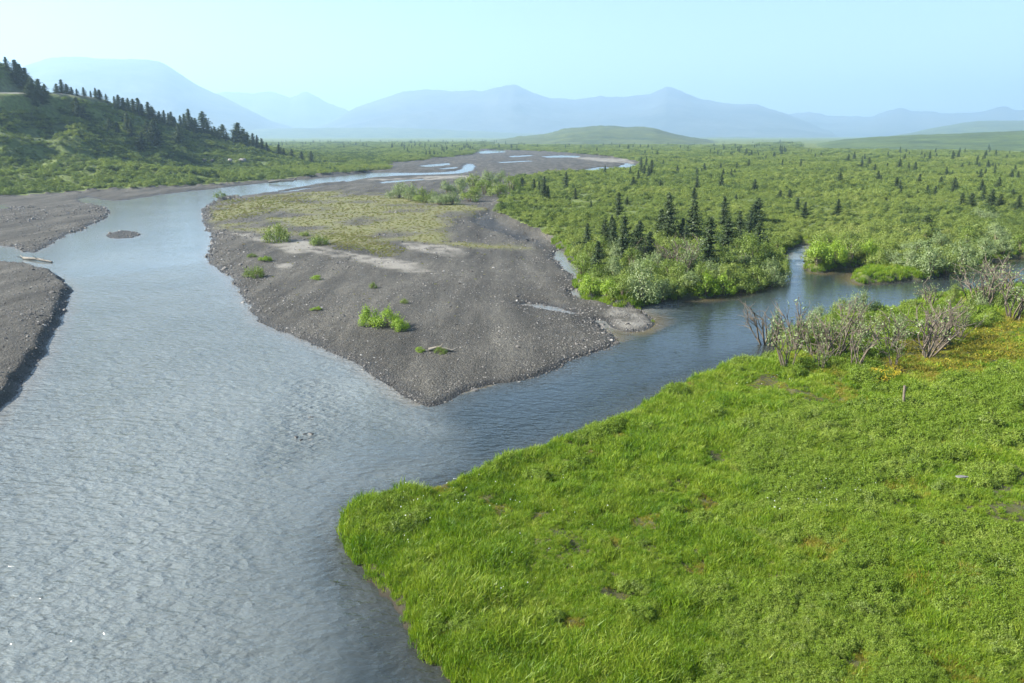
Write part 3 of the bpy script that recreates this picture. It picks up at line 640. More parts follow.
# ------------------------------------------------------------------ spruce trees
SPV = [spruce_meshes(100 + i, f_, q_) for i, (f_, q_) in enumerate(((.19, .4), (.23, .45), (.16, .5), (.26, .42), (.20, .6)))]
for tme, cme in SPV: tme.materials.append(M['bark']); cme.materials.append(M['spruce'])
TREES = {   # picture column, top, base
 'clump': [(618, 197, 222), (667, 201, 243), (692, 207, 243), (723, 201, 227), (726, 224, 256), (707, 226, 272), (757, 202, 224), (752, 209, 235), (623, 224, 266), (649, 237, 264), (597, 247, 278), (587, 228, 252), (604, 224, 249), (611, 220, 245), (682, 222, 243), (765, 240, 262), (612, 232, 256), (660, 214, 240)],
 'plain': [(575, 188, 199.5), (633, 177, 189.5), (660, 180, 188.5), (693.5, 188, 201), (736, 195, 200), (780, 190, 199), (789, 189, 198), (797, 198, 212), (804, 202, 221), (837, 199, 217), (627, 197, 205), (591, 200, 208),
           (925, 216, 238), (895.5, 177, 191), (899, 180, 192), (918.5, 178, 187), (940, 177, 185.5), (950, 182, 189), (900, 188, 198), (917, 189, 197), (926.5, 185, 196), (934.5, 186, 197), (960.7, 193, 208), (970, 193, 209), (982.5, 185, 201), (991, 189, 207), (1000, 194, 206.5), (1012, 189, 199), (1018, 195, 210),
           (753, 185.5, 191.5), (711, 175, 182)],
 'far': [(887, 163, 169.5), (908, 163, 171.5), (651, 160, 178), (644, 165, 178), (641, 164, 176.5), (648, 166, 179), (677, 165.5, 174), (684.7, 166, 172.4), (704, 163, 174.5), (701, 168, 175.5), (723, 169, 178), (731, 169, 178.5), (734.5, 169, 174.5), (605, 166, 177), (630, 166.5, 176), (638, 170, 181.5), (760, 158.5, 163.4), (769, 160.5, 165.4), (743, 156.8, 160.6), (726, 156.8, 160.5), (816, 157.6, 162), (823, 157, 161), (843, 163, 168), (840, 168, 174), (861, 163.5, 168), (867, 158.5, 162.6),
         (947, 170, 175.5), (952, 170, 176), (566, 172, 189.5), (544, 176, 200), (548, 186, 200), (534, 179, 191), (539, 181, 194), (522, 177, 190)],
 'line': [(962, 163, 169), (968.6, 161.6, 169), (979, 161.6, 168.6), (988, 162, 169.5), (992, 162.5, 169.5), (998, 162.6, 168.8), (1005.6, 163, 169.6), (1014.6, 165, 173), (985, 168.6, 177), (994, 169.6, 177.6), (1011, 170.6, 181), (1017, 171, 182), (976, 170.6, 178.6), (1004, 171, 178)],
 'ridge': [(62, 81, 92), (57, 84.5, 92), (67, 85, 93), (72, 86, 95), (84, 84, 96.5), (77, 87, 95), (91, 88.5, 97), (96, 87, 98), (100, 90, 100), (106.5, 92, 103), (115, 94, 108), (119, 96, 109), (124, 94, 111), (129, 98, 113), (134, 99, 114), (139, 99.6, 115), (142.5, 100, 116), (149, 103, 119), (153, 106, 120), (160, 108, 123), (165, 106, 125), (169, 110, 126), (172, 112, 126), (175, 114, 127),
           (181, 112.5, 129), (185, 113, 130), (190, 111, 131), (193, 116, 132), (196, 116, 133), (204, 114, 135.5), (208, 122, 136), (212.5, 126, 137), (215, 123, 137), (219, 125, 138), (223.6, 125.5, 141), (227, 130, 142), (235, 126, 145), (239, 125, 146), (244, 124.8, 146.5), (248, 130, 146), (253.5, 132, 148), (257.5, 134, 149), (262, 134.5, 150), (267, 139, 152)],
 'slope': [(16, 60, 73), (26, 68, 82), (20, 64, 77), (6, 57, 66), (33, 78, 99), (40, 79, 98), (46, 84, 100), (36, 89, 107), (43, 90, 106), (30, 84, 99), (78, 98, 118), (84, 105, 119), (80, 104, 121), (149, 120, 141), (156, 119, 146), (153, 124, 143), (128, 113, 134), (118, 122, 135), (143, 132, 152), (155, 121, 145), (179, 126, 144), (132, 119, 137), (110, 118, 131)],
 'foot': [(279, 144.5, 155.5), (292, 149, 158.5), (302, 151.5, 161.5), (311.5, 151, 163.5), (284, 148, 156)],
}
g_ = np.random.default_rng(77)
for _ in range(46):
    cu = g_.uniform(640, 1016); cv = 156 + g_.uniform(0, 1) ** 1.5 * 40
    if g_.random() < .5: cu = g_.normal(g_.choice([700, 765, 830, 905, 985]), 14)
    hh_ = (cv - 135) * g_.uniform(.14, .27) + 1.5
    TREES['far'].append((float(cu), float(cv - hh_), float(cv)))
for _ in range(9):
    cu = g_.uniform(592, 770); cv = g_.uniform(236, 264); TREES['clump'].append((float(cu), float(cv - g_.uniform(18, 34)), float(cv)))
TXT = {'clump': ('{o} in the tall clump above the side stream bend', 'dark spruce'), 'plain': ('{o} of those scattered over the near green plain', 'spruce'),
       'far': ('{o} of the small ones on the far plain', 'spruce'), 'line': ('{o} in the dense row below the right hill', 'spruce'),
       'ridge': ('{o} along the skyline of the left hill', 'spruce'), 'slope': ('{o} on the shaded face of the left hill', 'spruce'), 'foot': ('{o} on the low tail of the left hill', 'small spruce')}
GRP = {'clump': 'spruces in the clump by the side stream', 'plain': 'spruces on the near plain', 'far': 'spruces on the far plain', 'line': 'spruce row below the right hill', 'ridge': 'spruces on the hill skyline', 'slope': 'spruces on the hill face', 'foot': 'spruces on the hill tail'}
tree_xy = []
for reg_, lst in TREES.items():
    lst = sorted(lst)
    for i, (u, vt, vb) in enumerate(lst):
        p = hit(u, vb, 1200)
        rr_ridge = float(np.interp(u, HR[:, 0], HR[:, 1]))
        if p is None or (reg_ in ('ridge', 'slope', 'foot') and math.hypot(p[0], p[1]) > rr_ridge + 25):
            dx, dy, dz = ray(u, vb); l = math.hypot(dx, dy); p = (dx / l * rr_ridge, dy / l * rr_ridge, 0)
        x, y = p[0], p[1]; z = float(ground_z(x, y)); d = math.hypot(x, y)
        ht = max(float(ray_z_at(u, vt, d)) - z, 1.2) * 1.04 * (random.uniform(.72, 1.12) if reg_ == 'ridge' else 1.18 if reg_ == 'clump' else 1)
        tm, cm = SPV[(i * 7 + len(reg_)) % 5]; wd = ht * random.uniform(.95, 1.7) * (1.1 if reg_ in ('clump', 'far', 'line') else 1.45)
        lb, ad = TXT[reg_]; h_ = 'tall ' if vb - vt > 26 else ''
        lab = f'{h_}{ad}, ' + lb.format(o=order_words(i, len(lst)))
        thing('spruce_tree', (x, y, z - .02 * ht), random.uniform(0, 6.28), (wd, wd, ht), lab, 'tree', GRP[reg_], [('trunk', tm), ('crown', cm)])
        tree_xy.append((x, y))

# ------------------------------------------------------------------ willow shrubs that stand out singly
def kinds(name, mat, n, **kw):
    out = []
    for i in range(n):
        s_, f_ = shrub_meshes(hash_(name) + i, **kw); s_.materials.append(M['stem']); f_.materials.append(M[mat]); out.append((s_, f_))
    return out
def hash_(s_): return sum(ord(c) * (i + 3) for i, c in enumerate(s_))
SHV = {'green': kinds('green', 'willow', 4, nclump=20, per=120, leaf=(.085, .042), sprig=2), 'grey': kinds('grey', 'greywillow', 4, nclump=20, per=120, leaf=(.085, .04), sprig=3),
       'bright': kinds('bright', 'brightwillow', 3, nclump=18, per=120, leaf=(.09, .045), hgt=1.0, sprig=2), 'low': kinds('low', 'willow', 3, nclump=24, per=60, leaf=(.1, .045), hgt=.7, sprig=3)}
SHRUBS = {   # column, top, base, half width in the picture, kind
 'bank': [(583, 254, 277, 13, 'green'), (592, 278, 299, 12, 'bright'), (607, 281, 303, 13, 'bright'), (622, 274, 303, 13, 'green'), (641, 268, 307, 19, 'grey'), (660, 280, 304, 14, 'grey'), (669, 257, 282, 14, 'green'), (689, 275, 297, 13, 'grey'), (705, 277, 299, 13, 'bright'), (722, 276, 296, 13, 'bright'), (741, 269, 293, 14, 'green'), (757, 264, 290, 15, 'green'), (771, 259, 286, 13, 'grey'), (783, 255, 280, 9, 'green'),
          (750, 232, 266, 16, 'green'), (732, 252, 274, 12, 'green'), (766, 240, 265, 14, 'green'), (631, 246, 270, 12, 'green'), (641, 250, 276, 12, 'grey'), (598, 262, 284, 11, 'green'), (678, 262, 286, 13, 'green'), (715, 258, 282, 13, 'grey'), (700, 262, 288, 12, 'green'), (776, 236, 256, 11, 'green'), (614, 256, 280, 11, 'grey'), (655, 250, 272, 10, 'grey'), (673, 280, 301, 10, 'green'), (601, 236, 256, 10, 'green'), (616, 238, 260, 10, 'grey'), (636, 234, 254, 10, 'green'), (656, 238, 258, 11, 'green'), (676, 236, 258, 11, 'green'), (698, 238, 262, 11, 'green'), (714, 240, 264, 11, 'green'), (735, 236, 258, 12, 'green'), (590, 240, 262, 10, 'green'), (690, 250, 276, 11, 'grey'), (725, 262, 284, 11, 'green'), (648, 258, 284, 12, 'green')],
 'right': [(892, 250, 266, 12, 'grey'), (907, 248, 268, 13, 'grey'), (929, 246, 278, 19, 'grey'), (947, 249, 277, 15, 'green'), (961, 240, 271, 15, 'grey'), (981, 236, 259, 15, 'grey'), (1001, 238, 259, 14, 'grey'), (1020, 236, 256, 14, 'green'), (983, 206, 221, 12, 'grey'), (912, 236, 256, 13, 'grey'), (940, 232, 252, 14, 'grey'), (966, 226, 246, 13, 'green'), (890, 240, 260, 12, 'green'), (996, 222, 240, 12, 'grey'), (925, 222, 240, 11, 'green')],
 'tongue': [(817, 244, 272, 14, 'bright'), (833, 240, 266, 13, 'bright'), (849, 238, 265, 13, 'green'), (864, 240, 265, 12, 'bright'), (877, 246, 266, 11, 'green'), (826, 232, 250, 11, 'green'), (845, 230, 248, 11, 'green')],
 'band': [(399, 182, 199, 11, 'grey'), (410, 183, 201, 11, 'grey'), (424, 186, 203, 12, 'green'), (439, 189, 205, 12, 'grey'), (452, 191, 205, 10, 'grey'), (470, 186, 202, 12, 'green'), (459, 176, 193, 11, 'grey'), (473, 173, 190, 12, 'green'), (489, 170, 187, 12, 'grey'), (500, 170, 183, 9, 'grey'), (484, 178, 195, 11, 'green'), (498, 180, 197, 11, 'green'), (511, 174, 193, 11, 'green'), (447, 180, 194, 9, 'grey')],
 'bar': [(277, 226, 242.5, 13, 'low'), (319, 236, 245.5, 9, 'low'), (263.5, 256, 262.5, 8, 'bright'), (254, 267.5, 278.5, 10, 'low'), (317, 275, 280, 6, 'bright'), (372, 305, 326, 12, 'bright'), (388, 309, 329, 15, 'bright'), (400, 317, 331, 9, 'bright'), (316, 307.5, 311.5, 6, 'bright'), (373, 283, 288.5, 4, 'low'), (404, 299.5, 303.5, 4, 'low'), (304, 232, 236.5, 5, 'low'), (252, 254, 257.5, 5, 'low'), (441, 349, 354, 7, 'low'), (420, 347, 353, 5, 'bright')],
 'front': [(773, 303, 345, 6, 'grey'), (859, 289, 318, 13, 'grey'), (840, 293, 317, 11, 'green'), (818, 302, 323, 10, 'grey'), (952, 281, 307, 7, 'green'), (913, 298, 311, 6, 'green'), (788, 321, 345, 9, 'green'), (876, 300, 318, 8, 'green'), (866, 312, 330, 9, 'green'), (980, 292, 312, 9, 'grey'), (1002, 290, 312, 9, 'green'), (1016, 292, 318, 8, 'green'), (800, 318, 348, 11, 'green'), (812, 312, 340, 11, 'grey'), (828, 306, 336, 12, 'green'), (846, 312, 342, 11, 'green'), (832, 322, 354, 9, 'green'), (880, 308, 338, 10, 'green'), (898, 312, 340, 9, 'grey'), (938, 300, 330, 9, 'green'), (966, 290, 320, 10, 'green'), (779, 318, 346, 8, 'green'), (990, 276, 306, 10, 'grey'), (962, 306, 332, 9, 'green')],
}
STX = {'bank': '{c} willow, {o} on the stream bank below the spruce clump', 'right': '{c} willow, {o} in the thicket behind the right stream', 'tongue': '{c} bush, {o} on the green tongue between the stream arms',
       'band': '{c} willow, {o} in the thicket band beyond the gravel bar', 'bar': '{c} shrub growing alone on the gravel, {o}', 'front': '{c} leafy willow among dead stems on the near bank, {o}'}
SGR = {'bank': 'willows on the stream bank', 'right': 'willows behind the right stream', 'tongue': 'bushes on the green tongue', 'band': 'willow thicket beyond the gravel bar', 'bar': 'shrubs on the gravel bar', 'front': 'leafy willows on the near bank'}
CN = {'green': 'green', 'grey': 'grey-green', 'bright': 'bright green', 'low': 'low olive'}
for reg_, lst in SHRUBS.items():
    lst = sorted(lst)
    for i, (u, vt, vb, hw, kd) in enumerate(lst):
        p = hit(u, vb); x, y, z = p; d = math.hypot(x, y); dep = y * CP + (CZ - z) * SP
        ht = max(float(ray_z_at(u, vt, d)) - z, .35); rad = hw / F * dep
        hz = {'bright': 1.0, 'low': .7}.get(kd, 1.25) * 1.15
        back = rad * .5; x += x / d * back; y += y / d * back; z = float(ground_z(x, y))
        s_, f_ = SHV[kd][i % len(SHV[kd])]
        thing('willow_shrub', (x, y, z), random.uniform(0, 6.28), (rad * 1.12, rad * 1.12, ht / hz), STX[reg_].format(c=CN[kd], o=order_words(i, len(lst))), 'shrub', SGR[reg_], [('stem', s_), ('foliage', f_)])

# bare and half dead willows on the near bank
BAV = []
for i in range(7):
    b_ = bare_meshes(300 + i, 7 + i % 4, (0, .5, .25, .6, .4, .1, .5)[i])
    b_[0].materials.append(M['dead'])
    if len(b_) > 1: b_[1].materials.append(M['greywillow'])
    BAV.append(b_)
BARE = [(766, 306, 345), (787, 333, 369), (796, 309, 352), (820, 345, 372), (831, 314, 361), (843, 322, 358), (856, 330, 369), (887, 320, 352), (895, 341, 369), (924, 313, 358), (931, 306, 352), (945, 308, 344), (959, 313, 339), (929, 284, 312), (976, 275, 308), (988, 262, 308), (999, 266, 300), (1014, 283, 321), (1008, 264, 296), (848, 300, 330), (861, 312, 345), (814, 326, 358), (941, 322, 350)]
for i, (u, vt, vb) in enumerate(sorted(BARE)):
    x, y, z = hit(u, vb); d = math.hypot(x, y); ht = (float(ray_z_at(u, vt, d)) - z) * 1.15
    bm_ = BAV[i % 7]; w_ = ht * random.uniform(.8, 1.25)
    tall = 'tall ' if ht > 2.4 else 'short ' if ht < 1.5 else ''
    look = 'bare grey' if len(bm_) == 1 else 'half dead sparsely leaved'
    thing('dead_willow', (x, y, z), random.uniform(0, 6.28), (w_, w_, ht), f'{tall}{look} willow on the near bank, {order_words(i, len(BARE))}', 'shrub', 'dead willows on the near bank', [(('branches', 'foliage')[j], m_) for j, m_ in enumerate(bm_)])
# grey bare bushes inside the spruce clump
for i, (u, vt, vb) in enumerate(((668, 246, 270), (678, 241, 270), (690, 240, 268), (684, 248, 276), (640, 244, 266), (742, 256, 272))):
    x, y, z = hit(u, vb); d = math.hypot(x, y); ht = (float(ray_z_at(u, vt, d)) - z) * 1.05; bm_ = BAV[(i * 2) % 7]
    thing('dead_willow', (x, y, z), i * 1.3, (ht * 1.1, ht * 1.1, ht), f'bare grey bush between the clump spruces, {("tallest left", "beside tallest left", "middle", "lower middle", "leftmost", "rightmost")[i]} one', 'shrub', 'bare bushes in the spruce clump', [(('branches', 'foliage')[j], m_) for j, m_ in enumerate(bm_)])

# ------------------------------------------------------------------ stones, logs and a post
def stone(seed, flat=.6):
    g = np.random.default_rng(seed); t_ = (1 + 5 ** .5) / 2
    v = unit(np.array([(-1, t_, 0), (1, t_, 0), (-1, -t_, 0), (1, -t_, 0), (0, -1, t_), (0, 1, t_), (0, -1, -t_), (0, 1, -t_), (t_, 0, -1), (t_, 0, 1), (-t_, 0, -1), (-t_, 0, 1)], float))
    f = [(0, 11, 5), (0, 5, 1), (0, 1, 7), (0, 7, 10), (0, 10, 11), (1, 5, 9), (5, 11, 4), (11, 10, 2), (10, 7, 6), (7, 1, 8), (3, 9, 4), (3, 4, 2), (3, 2, 6), (3, 6, 8), (3, 8, 9), (4, 9, 5), (2, 4, 11), (6, 2, 10), (8, 6, 7), (9, 8, 1)]
    v = list(v); nf = []; mid = {}
    def md(a, b):
        key = (min(a, b), max(a, b))
        if key not in mid: mid[key] = len(v); v.append(unit(v[a] + v[b]))
        return mid[key]
    for a, b, c in f: x_, y_, z_ = md(a, b), md(b, c), md(c, a); nf += [(a, x_, z_), (b, y_, x_), (c, z_, y_), (x_, y_, z_)]
    v = np.array(v) * g.uniform(.75, 1.15, (len(v), 1)) * np.array([1, g.uniform(.65, .95), flat]); return v, np.array(nf)
STN = [new_mesh('stone', *(lambda q: (q[0], [q[1]]))(stone(i, .45 + .08 * i)), True) for i in range(5)]
for s_ in STN: s_.materials.append(M['wetrock'])
for i, (u, v, q) in enumerate(((311, 417, .12), (296, 437, .13), (305, 434, .10), (311, 434, .13), (301, 440, .09))):
    x, y = unproj(u, v); o = add_obj('river_stone', STN[i % 5]); o.location = (float(x), float(y), -.02); o.rotation_euler = (0, 0, i * 1.9); o.scale = (q * 1.5, q, q)
    set_props(o, f'dark wet stone breaking the riffle, {("topmost of its group", "leftmost one", "small one in the middle", "right one of the lower row", "lowest one")[i]}', 'stone', 'stones in the riffle')
BLD = [new_mesh('boulder', *(lambda q: (q[0], [q[1]]))(stone(20 + i, .7)), False) for i in range(4)]
for s_ in BLD: s_.materials.append(M['rock'])
for i, (u, v, q) in enumerate(((204, 162.5, .9), (213, 162.5, .7), (230.5, 163, 1.0), (243, 163, 1.2))):
    x, y, z = hit(u, v); o = add_obj('boulder', BLD[i]); o.location = (x, y, z + q * .9); o.scale = (q * 1.3, q, q); o.rotation_euler = (0, 0, i)
    set_props(o, f'grey boulder on the green foot of the left hill, {order_words(i, 4)} of four', 'boulder', 'boulders below the hill')
x, y, z = hit(961, 485); o = add_obj('flat_stone', BLD[1].copy()); o.location = (x, y, z + .34); o.scale = (.26, .12, .06); set_props(o, 'pale flat stone lying in the meadow near the right edge', 'stone')
o.data.materials.clear(); mw, nt, N, L = nodes('pale_stone'); nq = noise(nt, 9, 4, .6, geo_pos(nt)); finish(nt, ramp(nt, nq, [(.3, (.1, .095, .09)), (.7, (.19, .18, .17))]), .85, nq, .01); o.data.materials.append(mw)
def log(name, pts, r0, r1, mat, label, cat, extra=()):
    g = np.random.default_rng(len(label)); segs = []
    for i in range(len(pts) - 1):
        a, b = np.array(pts[i]), np.array(pts[i + 1]); k0 = r0 + (r1 - r0) * i / (len(pts) - 1); k1 = r0 + (r1 - r0) * (i + 1) / (len(pts) - 1); segs.append((a, b, k0, k1))
    e = bpy.data.objects.new(name, None); COL.objects.link(e); e.location = tuple(float(c) for c in pts[0]); p0 = np.array(pts[0]); set_props(e, label, cat)
    def loc_(sg): return [(np.array(a) - p0, np.array(b) - p0, c, d) for a, b, c, d in sg]
    v, f = tubes(loc_(segs), 8); add_obj('trunk', new_mesh('trunk', v, [f], True), M[mat], e)
    for sg in extra: v, f = tubes(loc_([sg]), 5); add_obj('branch_stub', new_mesh('branch_stub', v, [f], True), M[mat], e)
def px3(u, v, dz=0.05):
    p = hit(u, v); return np.array([p[0], p[1], p[2] + dz])
a, b = px3(24, 259.5, .12), px3(52, 263, .1); m_ = (a + b) / 2 + np.array([0, 0, .12])
log('drift_log', [a, m_, b], .2, .11, 'drift', 'drift log stranded in the shallow channel between the left gravel bars', 'log', [(m_, m_ + np.array([-.3, -.5, .55]), .06, .02), (a, a + np.array([-.7, .5, .3]), .09, .02), (a, a + np.array([-.6, -.5, .35]), .07, .02), (b * .4 + m_ * .6, b * .4 + m_ * .6 + np.array([.4, -.5, .4]), .05, .01)])
a, b = px3(429, 351, .1), px3(452, 353, .12); m_ = (a + b) / 2 + np.array([0, .1, .18])
log('drift_log', [a, m_, b], .12, .08, 'drift', 'dark drift log half buried near the tip of the large gravel bar', 'log', [(m_, m_ + np.array([.2, -.3, .35]), .05, .015), (b, b + np.array([.4, .1, .2]), .06, .02)])
a, b = px3(186, 177.3, .0), px3(190, 172.0, .0)
p = hit(279, 184); a = np.array([p[0] - 3, p[1], .5]); b = np.array([p[0] + 4, p[1] + 1, .9]); m_ = (a + b) / 2 + np.array([0, 0, .25])
log('drift_log', [a, m_, b], .4, .25, 'drift', 'pale drift log at the far water edge below the hill', 'log', [(b, b + np.array([1.2, 0, 1.1]), .2, .06), (b, b + np.array([.9, .8, .5]), .2, .05)])
x, y, z = hit(902, 410); p0 = np.array([x, y, z - .15])
log('wooden_post', [p0, p0 + np.array([.02, 0, .6]), p0 + np.array([-.01, .02, 1.4])], .075, .06, 'dead', 'short weathered grey post standing in the meadow', 'post', [(p0 + np.array([0, 0, 1.2]), p0 + np.array([.13, .0, 1.33]), .03, .012)])

# ------------------------------------------------------------------ ground cover nobody could count
def sample(n, r0, r1, t0=-39, t1=39, power=1.0):
    """random spots over the land in view, thinning with distance"""
    q = rng.uniform(0, 1, n)
    if power == 1.0: rr = r0 * (r1 / r0) ** q                       # density ~ 1/r^2
    else: rr = np.sqrt(r0 ** 2 + q * (r1 ** 2 - r0 ** 2))
    th = np.radians(rng.uniform(t0, t1, n)); return rr * np.sin(th), rr * np.cos(th), rr
def tuft(seed, n, rad, h, w, lean):
    g = np.random.default_rng(seed); a = g.uniform(0, 6.28, n); q = np.sqrt(g.uniform(0, 1, n)) * rad
    b = np.stack([q * np.cos(a), q * np.sin(a), np.full(n, -.05)], -1)
    v, f4, f3 = blades(b, g.uniform(.55, 1.15, n) * h, np.full(n, w), g.uniform(.15, 1.0, n) * lean, g); return new_mesh('tuft', v, [f4, f3])
GC = source([(tuft(500 + i, 60, .2, (.29, .34, .25, .38, .2)[i], (.008, .008, .007, .009, .009)[i], .42), M['grass']) for i in range(5)] , 'grass_tuft')
SC_ = source([(tuft(520 + i, 50, .25, .34, .009, .6), M['sedge']) for i in range(3)], 'sedge_tuft')
def herb(seed, n=150, rad=.3, h=.36, leaf=(.07, .036)):
    s_, f_ = shrub_meshes(seed, 12, n // 10, leaf=(leaf[0] / rad, leaf[1] / rad), hgt=h / rad, sprig=2, stems=2)
    v = np.empty(len(f_.vertices) * 3, np.float32); f_.vertices.foreach_get('co', v); f_.vertices.foreach_set('co', v * rad); return f_
HC = source([(herb(540 + i, 620, .34, .28, (.04, .022)), M['herb']) for i in range(3)] + [(herb(550 + i, 620, .36, .32, (.042, .022)), M['willow']) for i in range(2)], 'herb_clump')

# meadow grass
x, y, rr = sample(150000, 14.5, 115)
lm = at_polar(land, x, y); sm = at_polar(s_mead, x, y)
ug, vg = u_of(x, y), rr
pat = fbm(x / 3.5, y / 3.5, 4, 21); bare = fbm(x / 1.6, y / 1.6, 3, 23)
keep = (sm > 0.0) & (lm > .12) & (bare > -9)
x, y, rr, pat, lm, bare = x[keep], y[keep], rr[keep], pat[keep], lm[keep], bare[keep]
ye = P((905, 352)); YC = np.array(P((862, 372), (1030, 325), (1030, 372), (905, 402)))
sy = poly_sd(x, y, YC); sed = ((bare < -.4) & (rng.random(len(x)) < .7)) | ((sy + 3 * fbm(x / 3, y / 3, 3, 25) > 0) & (rng.random(len(x)) < .75)) | ((x / y > .35) & (fbm(x / 2.5, y / 2.5, 3, 26) > .22) & (rng.random(len(x)) < .6))
lush = smooth(1 - (lm - 1) / 8) * .45 + .3 * smooth((fbm(x / 6, y / 6, 3, 29) - .1) / .3)
s0 = np.clip(rr / 32, .8, 2.2) * (0.42 + .75 * smooth(pat + .5) + .6 * fbm(x / .8, y / .8, 2, 27) + lush * .8) * np.where(bare < -.4, .55, 1.0) * rng.uniform(.75, 1.25, len(x))
scl = np.stack([s0 * 1.15, s0 * 1.15, s0 * np.clip(26 / rr, .5, .9)], -1); z = ground_z(x, y)
g_ = ~sed
scatter('meadow_grass', GC, np.stack([x, y, z], -1)[g_], rng.uniform(0, 6.28, g_.sum()), scl[g_], rng.integers(0, 5, g_.sum()), 'lush green grass covering the near river bank', 'grass', .12)
scatter('ochre_sedge', SC_, np.stack([x, y, z], -1)[sed], rng.uniform(0, 6.28, sed.sum()), scl[sed] * .8, rng.integers(0, 3, sed.sum()), 'ochre and olive sedge patch right of the dead willows', 'sedge', .12)
# leafy low plants through the grass
x, y, rr = sample(85000, 15, 100); lm = at_polar(land, x, y); sm = at_polar(s_mead, x, y); pt = fbm(x / 4.5, y / 4.5, 4, 31)
sy = poly_sd(x, y, YC)
keep = (sm > 0) & (lm > .5) & (pt - .02 * np.clip(9 - lm, 0, 9) + .5 * fbm(x / 1.1, y / 1.1, 2, 33) > -.02) & (sy < 0); x, y, rr = x[keep], y[keep], rr[keep]
scl = np.clip(rr / 34, .55, 1.8) * np.minimum(rng.lognormal(-.3, .4, len(x)), 1.4)
scatter('leafy_herbs', HC, np.stack([x, y, ground_z(x, y) + .04], -1), rng.uniform(0, 6.28, len(x)), scl, rng.choice(5, len(x), p=[.33, .33, .31, .015, .015]), 'low leafy plants growing in clumps through the meadow grass', 'plants', .1)

# flowers
def flower(n, col_seed, sz):
    g = np.random.default_rng(col_seed); c = g.normal(0, .012, (n, 3)); v, f = leaves(c, sz, sz * .7, .8, g); return new_mesh('flower', v, [f])
YF = source([(flower(7, 3, .04), M['yellowflower'])], 'yellow_flower'); WF = source([(flower(7, 5, .05), M['whiteflower'])], 'white_flower')
def pix_patch(n, quad, su=1.0):
    q = np.array(P(*quad)); lo, hi = q.min(0), q.max(0); p = rng.uniform(lo, hi, (n, 2)); m_ = poly_sd(p[:, 0], p[:, 1], q) > 0; p = p[m_]; m_ = fbm(p[:, 0] / 2, p[:, 1] / 2, 3, 41) > -.15; return p[m_]
p = np.concatenate([pix_patch(1300, [(864, 388), (878, 383), (896, 381), (908, 384), (902, 390), (890, 394), (876, 396), (866, 394)]), pix_patch(2600, [(880, 372), (1030, 328), (1030, 368), (920, 395)])])
scatter('yellow_flowers', YF, np.stack([p[:, 0], p[:, 1], ground_z(p[:, 0], p[:, 1]) + rng.uniform(.28, .42, len(p))], -1), rng.uniform(0, 6.28, len(p)), rng.uniform(.6, 1.3, len(p)), np.zeros(len(p)), 'small yellow flowers dotted over the sedge patch', 'flowers', .3)
p = np.concatenate([pix_patch(70, [(396, 500), (480, 490), (470, 520), (420, 575), (400, 560)]), pix_patch(40, [(760, 500), (880, 490), (890, 530), (770, 540)]), pix_patch(90, [(690, 400), (790, 370), (790, 400), (700, 420)]), pix_patch(40, [(480, 500), (620, 470), (620, 600), (480, 640)])])
scatter('white_flowers', WF, np.stack([p[:, 0], p[:, 1], ground_z(p[:, 0], p[:, 1]) + rng.uniform(.3, .5, len(p))], -1), rng.uniform(0, 6.28, len(p)), rng.uniform(.35, .75, len(p)), np.zeros(len(p)), 'tiny white flower heads dotted through the meadow grass', 'flowers', .3)

# scrub over the valley and the hill
SCR = source([(shrub_meshes(600 + i, 10, 75, leaf=(.13, .065), hgt=1.0, stems=1, sprig=1)[1], M['scrub']) for i in range(5)] + [(shrub_meshes(610 + i, 10, 75, leaf=(.13, .065), hgt=1.15, stems=1, sprig=1)[1], M['alder']) for i in range(3)], 'scrub')
x, y, rr = sample(200000, 68, 1500, -36, 36)
lm = at_polar(land, x, y); gv = np.maximum(at_polar(s_grav, x, y), at_polar(s_gl, x, y)); sm = at_polar(s_mead, x, y); hm = at_polar(hillm.astype(float), x, y); tt_ = at_polar(t, x, y); gs = at_polar(gsand, x, y); cb = at_polar(roadnear, x, y)
keep = (lm > .8) & ((gv < -.5) | (hm > .5)) & (sm < -1) & (cb < .3) & (rng.random(len(x)) > gs * .9) & ~((hm > .5) & (tt_ < .02)) & (at_polar(s_bar, x, y) < -3) & (at_polar(s_isl, x, y) < -3) & (at_polar(s_spit, x, y) < -4) & (poly_sd(x, y, np.array(P((846, 287), (850, 272), (884, 264), (940, 272), (930, 284)))) < 0)
x, y, rr, hm, tt_ = x[keep], y[keep], rr[keep], hm[keep], tt_[keep]
pt = fbm(x / 16, y / 16, 4, 51); gap = fbm(x / 4, y / 4, 3, 53)
uq = u_of(x, y); keep = (gap > -.3) & ~((uq > 800) & (rr > 800 - (uq - 800) * .4 + 60 * gap)) & ~((uq > 490) & (uq < 760) & (rr > 1080)); x, y, rr, pt, hm, tt_ = x[keep], y[keep], rr[keep], pt[keep], hm[keep], tt_[keep]
s0 = np.clip(rr * .0043, .55, 16) * (0.85 + .6 * pt) * (1 + .55 * fbm(x / 50, y / 50, 3, 58)) * np.minimum(rng.lognormal(-.1, .4, len(x)), 1.8)
scl = np.stack([s0 * 1.2, s0 * 1.2, np.minimum(s0, 1.25 + .5 * pt) * rng.uniform(.6, 1.15, len(x))], -1)
dk = .07 + .5 * smooth((fbm(x / 30, y / 30, 3, 57) - .12) / .25) * .5 + hm * smooth((tt_ - .3) / .2) * .22  # extra dark alder on the steep hill face also puts its shade into colour
sidx = np.where(rng.random(len(x)) < dk, rng.integers(5, 8, len(x)), rng.integers(0, 5, len(x)))
near_ = np.where((rr < 150) & (np.abs(u_of(x, y) - 780) < 245) & (y > 0))[0]
near_ = near_[np.argsort(-(scl[near_, 2] / rr[near_]))][:150]
SCS = []
